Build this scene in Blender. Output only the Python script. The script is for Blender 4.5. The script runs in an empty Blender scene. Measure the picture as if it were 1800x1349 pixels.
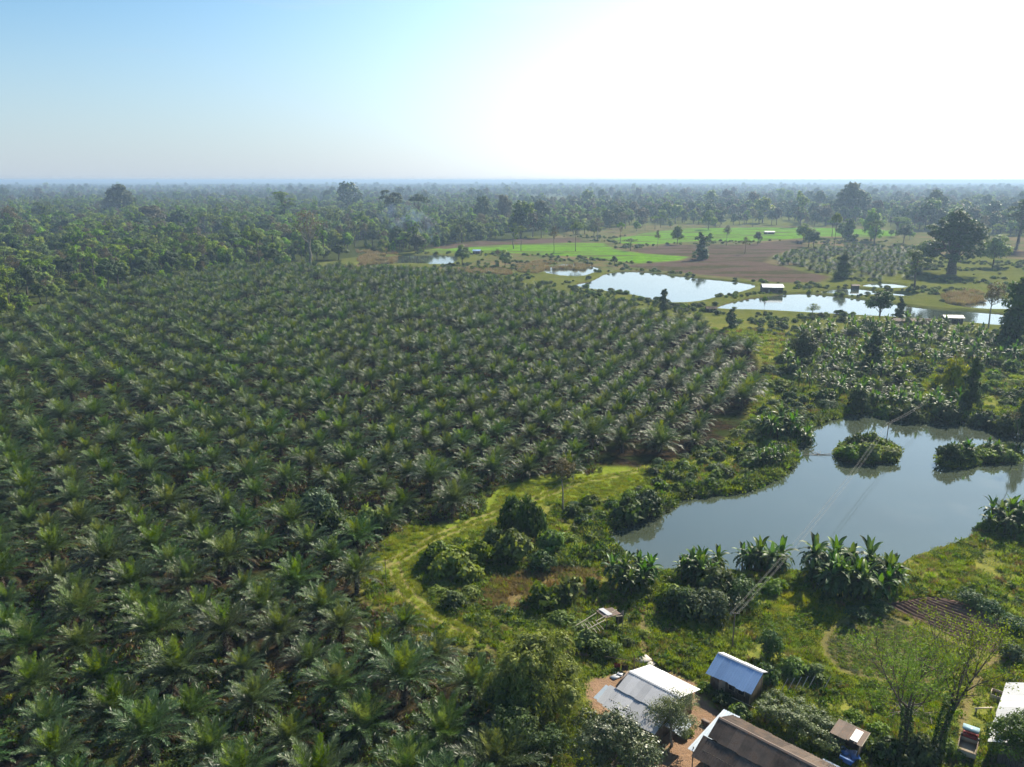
import bpy, math, random
import numpy as np
from math import sin, cos, pi, radians as R
SC = bpy.context.scene
COL = SC.collection
random.seed(7)
rng = np.random.default_rng(11)
# ------------------------------------------------------------------ camera geometry
F = 1386.0; H = 60.0; PITCH = math.atan((674.5 - 317) / F)
CP, SP = cos(PITCH), sin(PITCH)
SUN_AZ, SUN_EL = R(38), R(36)
SUND = np.array([sin(SUN_AZ) * cos(SUN_EL), cos(SUN_AZ) * cos(SUN_EL), sin(SUN_EL)])

def G(px, py, z=0.0):
    x = (px - 900) / F; y = -(py - 674.5) / F
    dy = CP + y * SP; dz = -SP + y * CP
    t = (z - H) / dz
    return (x * t, dy * t)

def P(X, Y, Z):
    d = Y * CP - (Z - H) * SP; u = Y * SP + (Z - H) * CP
    d = np.where(np.abs(d) < 1e-3, 1e-3, d)
    return 900 + F * X / d, 674.5 - F * u / d

def ztop(X, Y, py):
    k = (674.5 - py) / F
    # Y*SP+(Z-H)*CP = k*(Y*CP-(Z-H)*SP)
    return H + Y * (k * CP - SP) / (CP + k * SP)

def pxm(X, Y, Z=0):   # photo pixels per metre at a point
    return F / (Y * CP - (Z - H) * SP)

# ------------------------------------------------------------------ noise
class VN:
    def __init__(s, seed):
        s.t = np.random.default_rng(seed).random((256, 256))
    def __call__(s, x, y):
        xi = np.floor(x).astype(np.int64); yi = np.floor(y).astype(np.int64)
        fx = x - xi; fy = y - yi
        fx = fx * fx * (3 - 2 * fx); fy = fy * fy * (3 - 2 * fy)
        a = s.t[xi & 255, yi & 255]; b = s.t[(xi + 1) & 255, yi & 255]
        c = s.t[xi & 255, (yi + 1) & 255]; d = s.t[(xi + 1) & 255, (yi + 1) & 255]
        return (a * (1 - fx) + b * fx) * (1 - fy) + (c * (1 - fx) + d * fx) * fy
N1, N2, N3, N4 = VN(1), VN(2), VN(3), VN(4)

def fbm(n, x, y, o=3):
    v = 0; a = .5; s = 0
    for i in range(o):
        v = v + a * n(x * 2 ** i, y * 2 ** i); s += a; a *= .5
    return v / s

def sstep(a, b, x):
    t = np.clip((x - a) / (b - a), 0, 1)
    return t * t * (3 - 2 * t)

def sdf(poly, x, y):
    """signed distance (negative inside) of points to a polygon"""
    x = np.asarray(x, float); y = np.asarray(y, float)
    p = np.array(poly, float)
    d = np.full(x.shape, 1e18); inside = np.zeros(x.shape, bool)
    for i in range(len(p)):
        ax, ay = p[i]; bx, by = p[(i + 1) % len(p)]
        ex, ey = bx - ax, by - ay
        t = np.clip(((x - ax) * ex + (y - ay) * ey) / (ex * ex + ey * ey + 1e-12), 0, 1)
        d = np.minimum(d, (x - ax - ex * t) ** 2 + (y - ay - ey * t) ** 2)
        c = ((ay > y) != (by > y)) & (x < ex * (y - ay) / (ey if abs(ey) > 1e-12 else 1e-12) + ax)
        inside ^= c
    return np.where(inside, -1, 1) * np.sqrt(d)

def linedist(pts, x, y):
    p = np.array(pts, float); d = np.full(np.shape(x), 1e18)
    for i in range(len(p) - 1):
        ax, ay = p[i]; ex, ey = p[i + 1] - p[i]
        t = np.clip(((x - ax) * ex + (y - ay) * ey) / (ex * ex + ey * ey + 1e-12), 0, 1)
        d = np.minimum(d, (x - ax - ex * t) ** 2 + (y - ay - ey * t) ** 2)
    return np.sqrt(d)

def smooth(poly, n=2, closed=True):
    p = [tuple(q) for q in poly]
    for _ in range(n):
        o = []
        m = len(p)
        for i in range(m if closed else m - 1):
            a = p[i]; b = p[(i + 1) % m]
            o += [(a[0] * .75 + b[0] * .25, a[1] * .75 + b[1] * .25), (a[0] * .25 + b[0] * .75, a[1] * .25 + b[1] * .75)]
        if not closed: o = [p[0]] + o + [p[-1]]
        p = o
    return p

def W(px, z=0.0, sm=1, closed=True):
    return smooth([G(a, b, z) for a, b in px], sm, closed)

WATER = -0.45
PONDS = {
 'near': [(1050, 941), (1075, 931), (1120, 908), (1172, 897), (1185, 876), (1240, 870), (1300, 866), (1360, 842), (1396, 817), (1392, 782), (1430, 745), (1480, 731), (1530, 722), (1600, 737), (1700, 743), (1760, 738), (1870, 740), (1980, 800), (1930, 880), (1850, 900), (1740, 925), (1700, 950), (1650, 968), (1605, 980), (1580, 1000), (1430, 1010), (1300, 1008), (1170, 1008), (1110, 995), (1085, 975)],
 'mid': [(1010, 500), (1035, 496), (1050, 490), (1064, 481), (1100, 477), (1150, 480), (1200, 487), (1290, 495), (1334, 502), (1312, 512), (1265, 522), (1220, 533), (1165, 533), (1120, 520), (1060, 512), (1015, 505)],
 'reed': [(950, 472), (1000, 462), (1050, 470), (1053, 475), (1038, 482), (1020, 488), (980, 485), (958, 480)],
 'smoke': [(640, 455), (700, 449), (800, 449), (806, 457), (790, 466), (755, 465), (700, 463), (640, 472), (625, 468)],
 'long': [(1255, 541), (1300, 528), (1350, 521), (1400, 516), (1440, 518), (1520, 527), (1580, 536), (1640, 544), (1720, 548), (1790, 556), (1770, 575), (1700, 568), (1620, 561), (1520, 556), (1420, 551), (1340, 546), (1270, 545)],
 'upper': [(1505, 504), (1540, 497), (1592, 501), (1597, 507), (1560, 508)],
 'strip': [(1432, 514), (1490, 506), (1535, 511), (1605, 519), (1600, 523), (1535, 518), (1500, 522), (1450, 516)],
 'marsh': [(1655, 532), (1700, 520), (1790, 526), (1800, 545), (1735, 545), (1685, 541)],
 'puddle': [(1005, 992), (1030, 985), (1062, 992), (1055, 1004), (1020, 1003)],
}
PW = {k: W(v, WATER, 1) for k, v in PONDS.items()}
ISL = [W([(1470, 795), (1490, 778), (1530, 772), (1570, 782), (1582, 797), (1560, 808), (1520, 812), (1485, 808)], 0),
       W([(1655, 800), (1665, 790), (1690, 788), (1715, 795), (1715, 812), (1685, 820), (1660, 815)], 0),
       W([(1712, 792), (1750, 786), (1785, 790), (1792, 803), (1770, 811), (1715, 809)], 0)]
PLANT = W([(-700, 1500), (-700, 700), (-260, 640), (-60, 605), (40, 575), (110, 532), (200, 512), (340, 489), (440, 474), (600, 475), (760, 482), (860, 494), (950, 515), (1040, 530), (1110, 548), (1180, 560), (1290, 590), (1335, 632), (1345, 670), (1325, 700), (1310, 755), (1240, 793), (1180, 812), (1000, 842), (880, 856), (850, 905), (790, 922), (700, 925), (665, 960), (625, 1003), (645, 1060), (745, 1125), (870, 1150), (900, 1250), (960, 1420), (960, 1600), (-300, 1700)], 0, 0)
TRACK1 = W([(622, 1003), (690, 990), (740, 960), (800, 930), (860, 906), (930, 882), (1000, 852), (1060, 840), (1140, 822)], 0, 2, False)
TRACK2 = W([(692, 992), (702, 1030), (745, 1070), (800, 1097), (850, 1125), (905, 1150)], 0, 2, False)
LIME = W([(850, 860), (960, 835), (1090, 815), (1135, 832), (1140, 850), (1060, 872), (980, 880), (900, 900), (840, 935), (760, 975), (720, 1005), (780, 1080), (860, 1110), (840, 1130), (740, 1085), (690, 1030), (660, 985), (700, 950), (800, 915)], 0)
DRY = W([(850, 1060), (860, 1030), (930, 1000), (1010, 985), (1060, 960), (1085, 985), (1060, 1010), (1040, 1040), (960, 1050), (890, 1080)], 0)
YARD = W([(1020, 1205), (1060, 1188), (1150, 1172), (1210, 1190), (1245, 1235), (1285, 1275), (1300, 1330), (1260, 1420), (1120, 1420), (1120, 1330), (1060, 1270)], 0)
FOOT = W([(1230, 1250), (1205, 1215), (1175, 1185), (1140, 1160), (1125, 1110), (1140, 1060)], 0, 2, False)
FOOT2 = W([(1655, 1420), (1672, 1350), (1690, 1310), (1690, 1270), (1720, 1180), (1780, 1140)], 0, 2, False)
BED = W([(1560, 1062), (1640, 1048), (1705, 1062), (1778, 1106), (1745, 1148), (1700, 1132), (1640, 1100)], 0, 0)
BED2 = W([(1437, 1120), (1480, 1085), (1560, 1075), (1640, 1105), (1700, 1135), (1745, 1150), (1660, 1205), (1520, 1195), (1455, 1165)], 0)
YELLOW = W([(1390, 1060), (1440, 1060), (1470, 1080), (1430, 1110), (1330, 1110), (1340, 1080)], 0)
RICE = [W([(740, 441), (800, 434), (900, 430), (970, 427), (1060, 428), (1085, 440), (1130, 446), (1215, 452), (1190, 458), (1120, 463), (1070, 458), (1020, 452), (950, 448), (880, 444), (770, 445)], 0, 0),
        W([(1210, 402), (1330, 400), (1450, 401), (1580, 406), (1570, 416), (1440, 416), (1330, 425), (1240, 423), (1150, 430), (1090, 428), (1080, 420), (1150, 408)], 0, 0)]
PLOUGH = [W([(740, 432), (900, 420), (1015, 418), (1025, 425), (960, 428), (860, 432), (780, 438)], 0, 0),
          W([(1100, 440), (1170, 431), (1240, 430), (1310, 430), (1400, 421), (1420, 432), (1360, 448), (1345, 462), (1400, 475), (1460, 487), (1440, 496), (1370, 497), (1300, 489), (1200, 480), (1090, 468), (1200, 458), (1215, 452), (1130, 445)], 0, 0),
          W([(1740, 440), (1900, 445), (1900, 456), (1760, 452)], 0, 0)]
PALE = [W([(700, 470), (800, 468), (900, 440), (1000, 408), (1150, 394), (1300, 396), (1500, 398), (1700, 412), (2000, 430), (2000, 470), (1560, 440), (1400, 440), (1400, 500), (1000, 470), (860, 480)], 0, 0)]

def pond_sd(x, y):
    d = np.full(np.shape(x), 1e9)
    for p in PW.values(): d = np.minimum(d, sdf(p, x, y))
    for p in ISL: d = np.maximum(d, -sdf(p, x, y))
    return d

def hgt(x, y, psd=None, plsd=None):
    x = np.asarray(x, float); y = np.asarray(y, float)
    if psd is None: psd = pond_sd(x, y)
    if plsd is None: plsd = sdf(PLANT, x, y)
    r = np.hypot(x, y)
    near = sstep(330, 200, r)
    h = (fbm(N1, x / 14, y / 14, 2) - .5) * 1.0 * near + (fbm(N2, x / 2.3, y / 2.3, 2) - .5) * .38 * near
    h = h * sstep(0, 4, plsd) + (fbm(N3, x / 30, y / 30, 2) - .5) * .5
    for c, rr in (((13, 77), 9), ((29, 68), 10), ((27, 82), 5), ((52, 76), 10)):
        h = h * sstep(rr * .8, rr * 1.3, np.hypot(x - c[0], y - c[1]))
    bank = np.exp(-((psd - 2.5) / 2.2) ** 2) * .35
    h = h * sstep(0, 6, psd) + bank * sstep(-1, 2, psd)
    h = h - 2.2 * sstep(.35, -2.2, psd)
    # the land dips out of sight slowly with the curve of the earth
    return h

# ------------------------------------------------------------------ object helpers
USED = {}
def tag(o, label=None, cat=None, group=None, kind=None):
    if label: o['label'] = label
    if cat: o['category'] = cat
    if group: o['group'] = group
    if kind: o['kind'] = kind
    return o

def empty(name, loc, rz=0.0, scl=None):
    o = bpy.data.objects.new(name, None); COL.objects.link(o)
    o.location = loc; o.rotation_euler = (0, 0, rz); o.empty_display_size = .3
    if scl is not None: o.scale = scl if hasattr(scl, '__len__') else (scl, scl, scl)
    return o

class MB:
    def __init__(s):
        s.v = []; s.f = []; s.n = 0; s.t = []; s.m = []
    def add(s, v, f, tint=.5, mat=0):
        v = np.asarray(v, float).reshape(-1, 3); f = np.asarray(f, int)
        s.v.append(v); s.f.append(f + s.n)
        s.t.append(np.broadcast_to(np.asarray(tint, float), (len(v),)).copy())
        s.m.append(np.full(len(f), mat, int)); s.n += len(v)
    def quadstrip(s, A, B, tint=.5, mat=0):
        """two rows of points joined by quads"""
        n = len(A); v = np.concatenate([A, B]); i = np.arange(n - 1)
        s.add(v, np.stack([i, i + 1, i + 1 + n, i + n], 1), tint, mat)
    def box(s, c, d, rz=0, tint=.5, mat=0, ax=None):
        c = np.array(c, float); dx, dy, dz = np.array(d, float) / 2
        k = np.array([[-1, -1, -1], [1, -1, -1], [1, 1, -1], [-1, 1, -1], [-1, -1, 1], [1, -1, 1], [1, 1, 1], [-1, 1, 1]], float) * [dx, dy, dz]
        if ax is not None: k = k @ np.array(ax, float)
        else:
            m = np.array([[cos(rz), sin(rz), 0], [-sin(rz), cos(rz), 0], [0, 0, 1]]); k = k @ m
        s.add(k + c, [[0, 3, 2, 1], [4, 5, 6, 7], [0, 1, 5, 4], [1, 2, 6, 5], [2, 3, 7, 6], [3, 0, 4, 7]], tint, mat)
    def tube(s, pts, rad, n=6, tint=.5, mat=0, cap=True):
        pts = np.array(pts, float); rad = np.broadcast_to(np.array(rad, float), (len(pts),))
        T = np.gradient(pts, axis=0); T /= np.linalg.norm(T, axis=1)[:, None] + 1e-9
        up = np.where(np.abs(T[:, 2:3]) > .9, [[1., 0, 0]], [[0, 0, 1.]])
        A = np.cross(T, up); A /= np.linalg.norm(A, axis=1)[:, None] + 1e-9
        for i in range(1, len(A)):
            a = A[i - 1] - T[i] * (A[i - 1] @ T[i]); l = np.linalg.norm(a)
            if l > 1e-6: A[i] = a / l
        B = np.cross(T, A)
        an = np.arange(n) / n * 2 * pi
        v = pts[:, None, :] + rad[:, None, None] * (A[:, None, :] * np.cos(an)[None, :, None] + B[:, None, :] * np.sin(an)[None, :, None])
        f = []
        for i in range(len(pts) - 1):
            for j in range(n):
                k = (j + 1) % n
                f.append([i * n + j, i * n + k, (i + 1) * n + k, (i + 1) * n + j])
        s.add(v.reshape(-1, 3), f, tint, mat)
        if cap and n == 4: s.add(v[-1], [[0, 1, 2, 3]], tint, mat)
        elif cap and n == 6: s.add(v[-1], [[0, 1, 2, 3], [0, 3, 4, 5]], tint, mat)
        elif cap and n >= 8: 
            s.add(np.concatenate([v[-1], v[-1].mean(0, keepdims=True)]), [[j, (j + 1) % n, n, n] for j in range(n)][:0] or [[0, 1, 2, 3], [0, 3, 4, 5], [0, 5, 6, 7]], tint, mat)
    def leaves(s, C, D, Nn, L, Wd, tint=.5, mat=0, fold=.0):
        """diamond leaves: base C, direction D, facing Nn"""
        C = np.asarray(C, float); D = np.asarray(D, float)
        D = D / (np.linalg.norm(D, axis=1)[:, None] + 1e-9)
        S = np.cross(D, Nn); S /= np.linalg.norm(S, axis=1)[:, None] + 1e-9
        L = np.broadcast_to(L, (len(C),))[:, None]; Wd = np.broadcast_to(Wd, (len(C),))[:, None]
        U = np.cross(S, D)
        v = np.stack([C, C + D * L * .45 + S * Wd * .5 + U * Wd * fold, C + D * L, C + D * L * .45 - S * Wd * .5 + U * Wd * fold], 1).reshape(-1, 3)
        i = np.arange(len(C)) * 4
        s.add(v, np.stack([i, i + 1, i + 2, i + 3], 1), np.repeat(np.broadcast_to(tint, (len(C),)), 4), mat)
    def mesh(s, name, mats, smooth=False):
        me = bpy.data.meshes.new(name)
        v = np.concatenate(s.v); f = np.concatenate(s.f); m = np.concatenate(s.m); t = np.concatenate(s.t)
        me.vertices.add(len(v)); me.vertices.foreach_set('co', v.astype(np.float32).ravel())
        me.loops.add(len(f) * 4); me.loops.foreach_set('vertex_index', f.astype(np.int32).ravel())
        me.polygons.add(len(f)); me.polygons.foreach_set('loop_start', (np.arange(len(f)) * 4).astype(np.int32))
        me.polygons.foreach_set('material_index', m.astype(np.int32))
        if smooth: me.polygons.foreach_set('use_smooth', np.ones(len(f), bool))
        a = me.attributes.new('tint', 'FLOAT', 'POINT'); a.data.foreach_set('value', t.astype(np.float32))
        for q in (mats if isinstance(mats, (list, tuple)) else [mats]): me.materials.append(q)
        me.update(calc_edges=True)
        return me
    def obj(s, name, mats, parent=None, smooth=False, loc=None):
        o = bpy.data.objects.new(name, s.mesh(name, mats, smooth)); COL.objects.link(o)
        if parent: o.parent = parent
        if loc is not None: o.location = loc
        return o

def child(name, me, parent):
    o = bpy.data.objects.new(name, me); COL.objects.link(o); o.parent = parent
    return o

# ------------------------------------------------------------------ materials
class NT:
    def __init__(s, name):
        s.m = bpy.data.materials.new(name); s.m.use_nodes = True
        s.t = s.m.node_tree; s.t.nodes.clear()
        s.out = s.t.nodes.new('ShaderNodeOutputMaterial')
    def n(s, typ, **k):
        o = s.t.nodes.new(typ)
        for a, b in k.items(): setattr(o, a, b)
        return o
    def put(s, sock, v):
        if v is None: return
        if isinstance(v, bpy.types.NodeSocket): s.t.links.new(v, sock)
        elif isinstance(v, (tuple, list)) and len(v) == 3 and sock.type == 'RGBA': sock.default_value = (*v, 1)
        else: sock.default_value = v
    def math(s, op, a, b=None, c=None, clamp=False):
        o = s.n('ShaderNodeMath', operation=op, use_clamp=clamp)
        s.put(o.inputs[0], a); s.put(o.inputs[1], b)
        if c is not None: s.put(o.inputs[2], c)
        return o.outputs[0]
    def mix(s, f, a, b, mode='MIX'):
        o = s.n('ShaderNodeMix', data_type='RGBA', blend_type=mode)
        s.put(o.inputs[0], f); s.put(o.inputs[6], a); s.put(o.inputs[7], b)
        return o.outputs[2]
    def noise(s, scale, detail=3, rough=.55, vec=None, w=None):
        o = s.n('ShaderNodeTexNoise'); o.inputs['Scale'].default_value = scale
        o.inputs['Detail'].default_value = detail; o.inputs['Roughness'].default_value = rough
        if vec is not None: s.put(o.inputs['Vector'], vec)
        return o.outputs[0]
    def attr(s, name):
        return s.n('ShaderNodeAttribute', attribute_name=name).outputs['Fac']
    def ramp(s, f, a, b):   # smooth 0..1 between a and b
        o = s.n('ShaderNodeMapRange', interpolation_type='SMOOTHSTEP')
        s.put(o.inputs[0], f); o.inputs[1].default_value = a; o.inputs[2].default_value = b
        return o.outputs[0]
    def pos(s, sc=None):
        g = s.n('ShaderNodeNewGeometry').outputs['Position']
        if sc is None: return g
        o = s.n('ShaderNodeVectorMath', operation='MULTIPLY'); s.put(o.inputs[0], g); o.inputs[1].default_value = sc
        return o.outputs[0]
    def obj(s):
        return s.n('ShaderNodeTexCoord').outputs['Object']
    def bsdf(s, col, rough=.6, spec=.5, metal=0, normal=None, **k):
        o = s.n('ShaderNodeBsdfPrincipled')
        s.put(o.inputs['Base Color'], col); s.put(o.inputs['Roughness'], rough)
        s.put(o.inputs['Specular IOR Level'], spec); s.put(o.inputs['Metallic'], metal)
        if normal is not None: s.put(o.inputs['Normal'], normal)
        for a, b in k.items(): s.put(o.inputs[a], b)
        return o.outputs[0]
    def bump(s, h, st=.3, dist=.1):
        o = s.n('ShaderNodeBump'); o.inputs['Strength'].default_value = st; o.inputs['Distance'].default_value = dist
        s.put(o.inputs['Height'], h); return o.outputs[0]
    def fin(s, sh):
        s.t.links.new(sh, s.out.inputs['Surface']); return s.m

def leafmat(name, dark, light, rough=.5, spec=.5, trans=.35, var=.5, sheen=None):
    m = NT(name)
    c = m.mix(m.attr('tint'), dark, light)
    oi = m.n('ShaderNodeObjectInfo').outputs['Random']
    hs = m.n('ShaderNodeHueSaturation')
    m.put(hs.inputs['Hue'], m.math('MULTIPLY_ADD', oi, .05, .475))
    m.put(hs.inputs['Saturation'], m.math('MULTIPLY_ADD', m.math('FRACT', m.math('MULTIPLY', oi, 7.3)), .4, .8))
    m.put(hs.inputs['Value'], m.math('MULTIPLY_ADD', m.math('FRACT', m.math('MULTIPLY', oi, 13.7)), var, 1 - var * .5))
    m.put(hs.inputs['Color'], c)
    col = hs.outputs[0]
    b = m.bsdf(col, rough, spec)
    t = m.n('ShaderNodeBsdfTranslucent')
    m.put(t.inputs[0], m.mix(1.0, col, (1.0, 1.0, .45), 'MULTIPLY'))
    mx = m.n('ShaderNodeMixShader'); mx.inputs[0].default_value = trans
    m.t.links.new(b, mx.inputs[1]); m.t.links.new(t.outputs[0], mx.inputs[2])
    return m.fin(mx.outputs[0])

def barkmat(name, a, b, rough=.85):
    m = NT(name)
    n = m.noise(3.0, 4, .6, m.obj())
    c = m.mix(m.ramp(n, .35, .65), a, b)
    return m.fin(m.bsdf(c, rough, .2, normal=m.bump(n, .6, .05)))
# ------------------------------------------------------------------ material set
M = {}
M['frond'] = leafmat('oil_palm_frond_leaf', (.016, .036, .014), (.092, .152, .040), .42, .36, .28, .45)
M['frond_new'] = leafmat('young_frond_leaf', (.09, .14, .025), (.19, .25, .035), .5, .3, .38, .35)
M['frond_dead'] = leafmat('dry_frond_leaf', (.05, .036, .018), (.12, .085, .042), .75, .1, .15, .4)
M['banana'] = leafmat('banana_leaf', (.022, .045, .015), (.10, .19, .026), .5, .25, .36, .4)
M['leaf_dark'] = leafmat('dark_leaf', (.035, .06, .018), (.09, .15, .03), .6, .2, .32, .5)
M['leaf_mid'] = leafmat('mid_green_leaf', (.06, .10, .02), (.18, .26, .04), .6, .2, .38, .5)
M['leaf_light'] = leafmat('light_green_leaf', (.10, .16, .02), (.25, .33, .045), .6, .2, .42, .4)
M['leaf_brown'] = leafmat('brownish_leaf', (.07, .065, .035), (.17, .14, .07), .6, .2, .3, .5)
M['leaf_grey'] = leafmat('grey_green_leaf', (.04, .075, .032), (.12, .18, .075), .6, .2, .28, .3)
M['leaf_gloss'] = leafmat('glossy_leaf', (.02, .04, .014), (.13, .16, .07), .42, .45, .2, .2)
M['leaf_yellow'] = leafmat('yellow_green_leaf', (.15, .19, .02), (.36, .36, .04), .6, .15, .4, .3)
M['grass'] = leafmat('grass_blade', (.12, .18, .03), (.28, .345, .055), .7, .1, .42, .4)
M['grass_dry'] = leafmat('dry_grass_blade', (.19, .145, .075), (.36, .28, .15), .7, .15, .3, .3)
M['reed'] = leafmat('pale_reed', (.17, .13, .09), (.33, .26, .18), .7, .2, .3, .2)
M['leaf_wood'] = leafmat('woodland_leaf', (.07, .12, .016), (.27, .38, .04), .6, .2, .36, .7)
M['bark'] = barkmat('bark', (.06, .045, .035), (.16, .13, .10))
M['bark_pale'] = barkmat('pale_bark', (.16, .14, .11), (.30, .27, .22))
M['stem'] = barkmat('banana_stem', (.05, .055, .02), (.13, .10, .05))
M['palmtrunk'] = barkmat('palm_trunk', (.04, .03, .022), (.14, .11, .085))

def wood(name, a, b):
    m = NT(name); o = m.obj()
    mp = m.n('ShaderNodeMapping'); mp.inputs['Scale'].default_value = (6, 6, .5); m.put(mp.inputs[0], o)
    n = m.noise(2, 4, .6, mp.outputs[0])
    c = m.mix(n, a, b)
    c = m.mix(m.attr('tint'), c, m.mix(.5, c, b))
    return m.fin(m.bsdf(c, .85, .2, normal=m.bump(n, .5, .03)))
M['wood'] = wood('weathered_wood', (.06, .048, .038), (.2, .17, .13))
M['wood_pale'] = wood('pale_timber', (.25, .21, .15), (.42, .36, .28))
M['bamboo'] = wood('bamboo_pole', (.28, .24, .17), (.48, .43, .33))

def metal(name, a, b, rust, rustamt, rough=.45, met=.0, spec=.5):
    m = NT(name); o = m.obj()
    n = m.noise(.9, 5, .65, o); n2 = m.noise(7, 3, .6, o)
    c = m.mix(m.ramp(n, .3, .7), a, b)
    c = m.mix(m.attr('tint'), m.mix(.55, c, tuple(x * .62 for x in a)), m.mix(.5, c, b))
    f = m.ramp(m.math('ADD', m.math('MULTIPLY', n, .6), m.math('MULTIPLY', n2, .4)), .62 - rustamt, .75 - rustamt)
    c = m.mix(m.math('MULTIPLY', f, .8), c, rust)
    return m.fin(m.bsdf(c, m.math('MULTIPLY_ADD', n2, .25, rough), spec, met, normal=m.bump(n2, .15, .02)))
M['zinc_grey'] = metal('grey_zinc_sheet', (.42, .43, .46), (.54, .55, .58), (.3, .24, .2), .04, .45)  # on the farmhouse front slope this grey also carries its shade
M['zinc_white'] = metal('bright_zinc_sheet', (.50, .51, .52), (.66, .66, .66), (.36, .30, .25), .02, .4)  # rear slopes of farmhouse and hut carry sunlight in this white
M['zinc_blue'] = metal('blue_tinted_sheet', (.21, .36, .62), (.26, .42, .68), (.3, .3, .3), -.1, .45)  # on the near hut this blue holds the sky's reflection
M['zinc_pale'] = metal('pale_blue_sheet', (.30, .37, .46), (.40, .48, .56), (.3, .27, .25), .0, .4)
M['rust'] = metal('rusty_sheet', (.12, .085, .065), (.2, .15, .12), (.24, .11, .06), .1, .7)
M['rust_dark'] = metal('old_brown_sheet', (.05, .04, .036), (.15, .12, .10), (.10, .065, .045), .12, .8, spec=.1)
M['conc'] = metal('pale_concrete', (.38, .36, .32), (.48, .45, .4), (.25, .22, .18), .05, .85)
M['wire'] = metal('power_cable', (.2, .19, .18), (.26, .25, .23), (.2, .2, .2), 0, .7)
def plain(name, c, rough=.5, metal_=0):
    m = NT(name); n = m.noise(4, 3, .6, m.obj())
    return m.fin(m.bsdf(m.mix(m.math('MULTIPLY', n, .5), c, tuple(x * .55 for x in c)), rough, .5, metal_))
M['red'] = plain('red_paint', (.32, .03, .03)); M['black'] = plain('black_rubber_and_opening', (.02, .02, .022), .7)
M['glass'] = plain('windscreen_glass', (.35, .5, .55), .08); M['redcloth'] = plain('red_cloth', (.3, .05, .04), .9)
M['bluecloth'] = plain('blue_tarpaulin', (.08, .2, .5), .6); M['white'] = plain('white_panel', (.7, .7, .68), .5)

# ground
def groundmat():
    m = NT('ground_cover'); p = m.pos()
    n1 = m.noise(.11, 4, .6, p); n2 = m.noise(.9, 4, .65, p); n3 = m.noise(5.5, 3, .7, p); n4 = m.noise(.018, 3, .5, p)
    g = m.mix(m.ramp(n2, .32, .68), (.09, .12, .026), (.22, .23, .045))
    g = m.mix(m.ramp(n1, .42, .68), g, (.22, .21, .05))
    g = m.mix(m.math('MULTIPLY', m.ramp(n3, .58, .72), .55), g, (.12, .085, .05))
    g = m.mix(m.math('MULTIPLY', m.ramp(n4, .45, .65), .35), g, (.10, .085, .045))
    g = m.mix(m.math('MULTIPLY', m.ramp(m.attr('dist'), 260, 400), .75), g, m.mix(n1, (.045, .065, .016), (.10, .11, .028)))
    wob = m.math('MULTIPLY_ADD', n2, 3.0, -1.5); wob2 = m.math('MULTIPLY_ADD', n3, .9, -.45)
    def region(base, name, col, w=.5, big=True, amt=1.0):
        a = m.math('ADD', m.attr(name), wob if big else wob2)
        f = m.math('SUBTRACT', 1.0, m.ramp(a, -w, w))
        if amt != 1: f = m.math('MULTIPLY', f, amt)
        return m.mix(f, base, col)
    # plantation floor: litter and low weeds
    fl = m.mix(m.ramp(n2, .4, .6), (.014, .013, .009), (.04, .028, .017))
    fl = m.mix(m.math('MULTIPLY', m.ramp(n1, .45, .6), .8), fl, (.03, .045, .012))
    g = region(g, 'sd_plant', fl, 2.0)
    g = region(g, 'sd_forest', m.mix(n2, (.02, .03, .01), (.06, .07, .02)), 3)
    pl = m.mix(m.ramp(n1, .35, .65), (.125, .105, .05), (.075, .10, .03))
    pl = m.mix(m.ramp(n4, .5, .6), pl, (.14, .11, .06))
    g = region(g, 'sd_pale', pl, 4)
    ns = m.noise(1.0, 3, .6, m.pos((.012, .05, 1)))
    rc = m.mix(m.ramp(n1, .3, .7), (.075, .16, .012), (.12, .25, .018)); rc = m.mix(m.ramp(ns, .50, .58), rc, (.085, .11, .03))
    g = region(g, 'sd_rice', rc, 4)
    br = m.mix(m.ramp(n2, .3, .7), (.075, .05, .04), (.105, .075, .06)); br = m.mix(m.ramp(ns, .48, .56), br, (.055, .052, .025)); br = m.mix(m.math('MULTIPLY', m.ramp(n1, .55, .65), .5), br, (.12, .085, .065))
    g = region(g, 'sd_plough', br, 4)
    g = region(g, 'sd_lime', m.mix(m.ramp(n2, .3, .7), (.12, .165, .02), (.19, .23, .028)), 1.5)
    g = region(g, 'sd_dry', m.mix(m.ramp(n2, .3, .7), (.13, .09, .045), (.19, .15, .06)), 1.5)
    g = region(g, 'sd_yellow', m.mix(m.ramp(n2, .35, .65), (.13, .15, .03), (.30, .26, .03)), 2)
    g = region(g, 'sd_bed2', m.mix(n3, (.10, .085, .04), (.15, .13, .06)), .9, False, .85)
    dirt = m.mix(m.ramp(n1, .3, .7), (.21, .135, .085), (.29, .19, .125))
    dirt = m.mix(m.ramp(n3, .5, .7), dirt, (.2, .13, .085))
    g = region(g, 'sd_yard', dirt, .5)
    g = region(g, 'sd_foot', m.mix(n3, (.15, .11, .06), (.21, .15, .09)), .5, False, .75)
    g = region(g, 'sd_rut', m.mix(n3, (.2, .15, .08), (.27, .2, .11)), .35, False, .85)
    mud = m.mix(n3, (.05, .035, .022), (.15, .095, .06))
    g = region(g, 'sd_bank', mud, .35, False)
    far = m.ramp(m.attr('dist'), 2500, 5000)
    g = m.mix(far, g, m.mix(n4, (.025, .035, .015), (.05, .055, .025)))
    h = m.math('ADD', m.math('MULTIPLY', n2, .7), m.math('MULTIPLY', n3, .35))
    return m.fin(m.bsdf(g, 1.0, .0, normal=m.bump(h, .9, .35)))
M['ground'] = groundmat()

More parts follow.
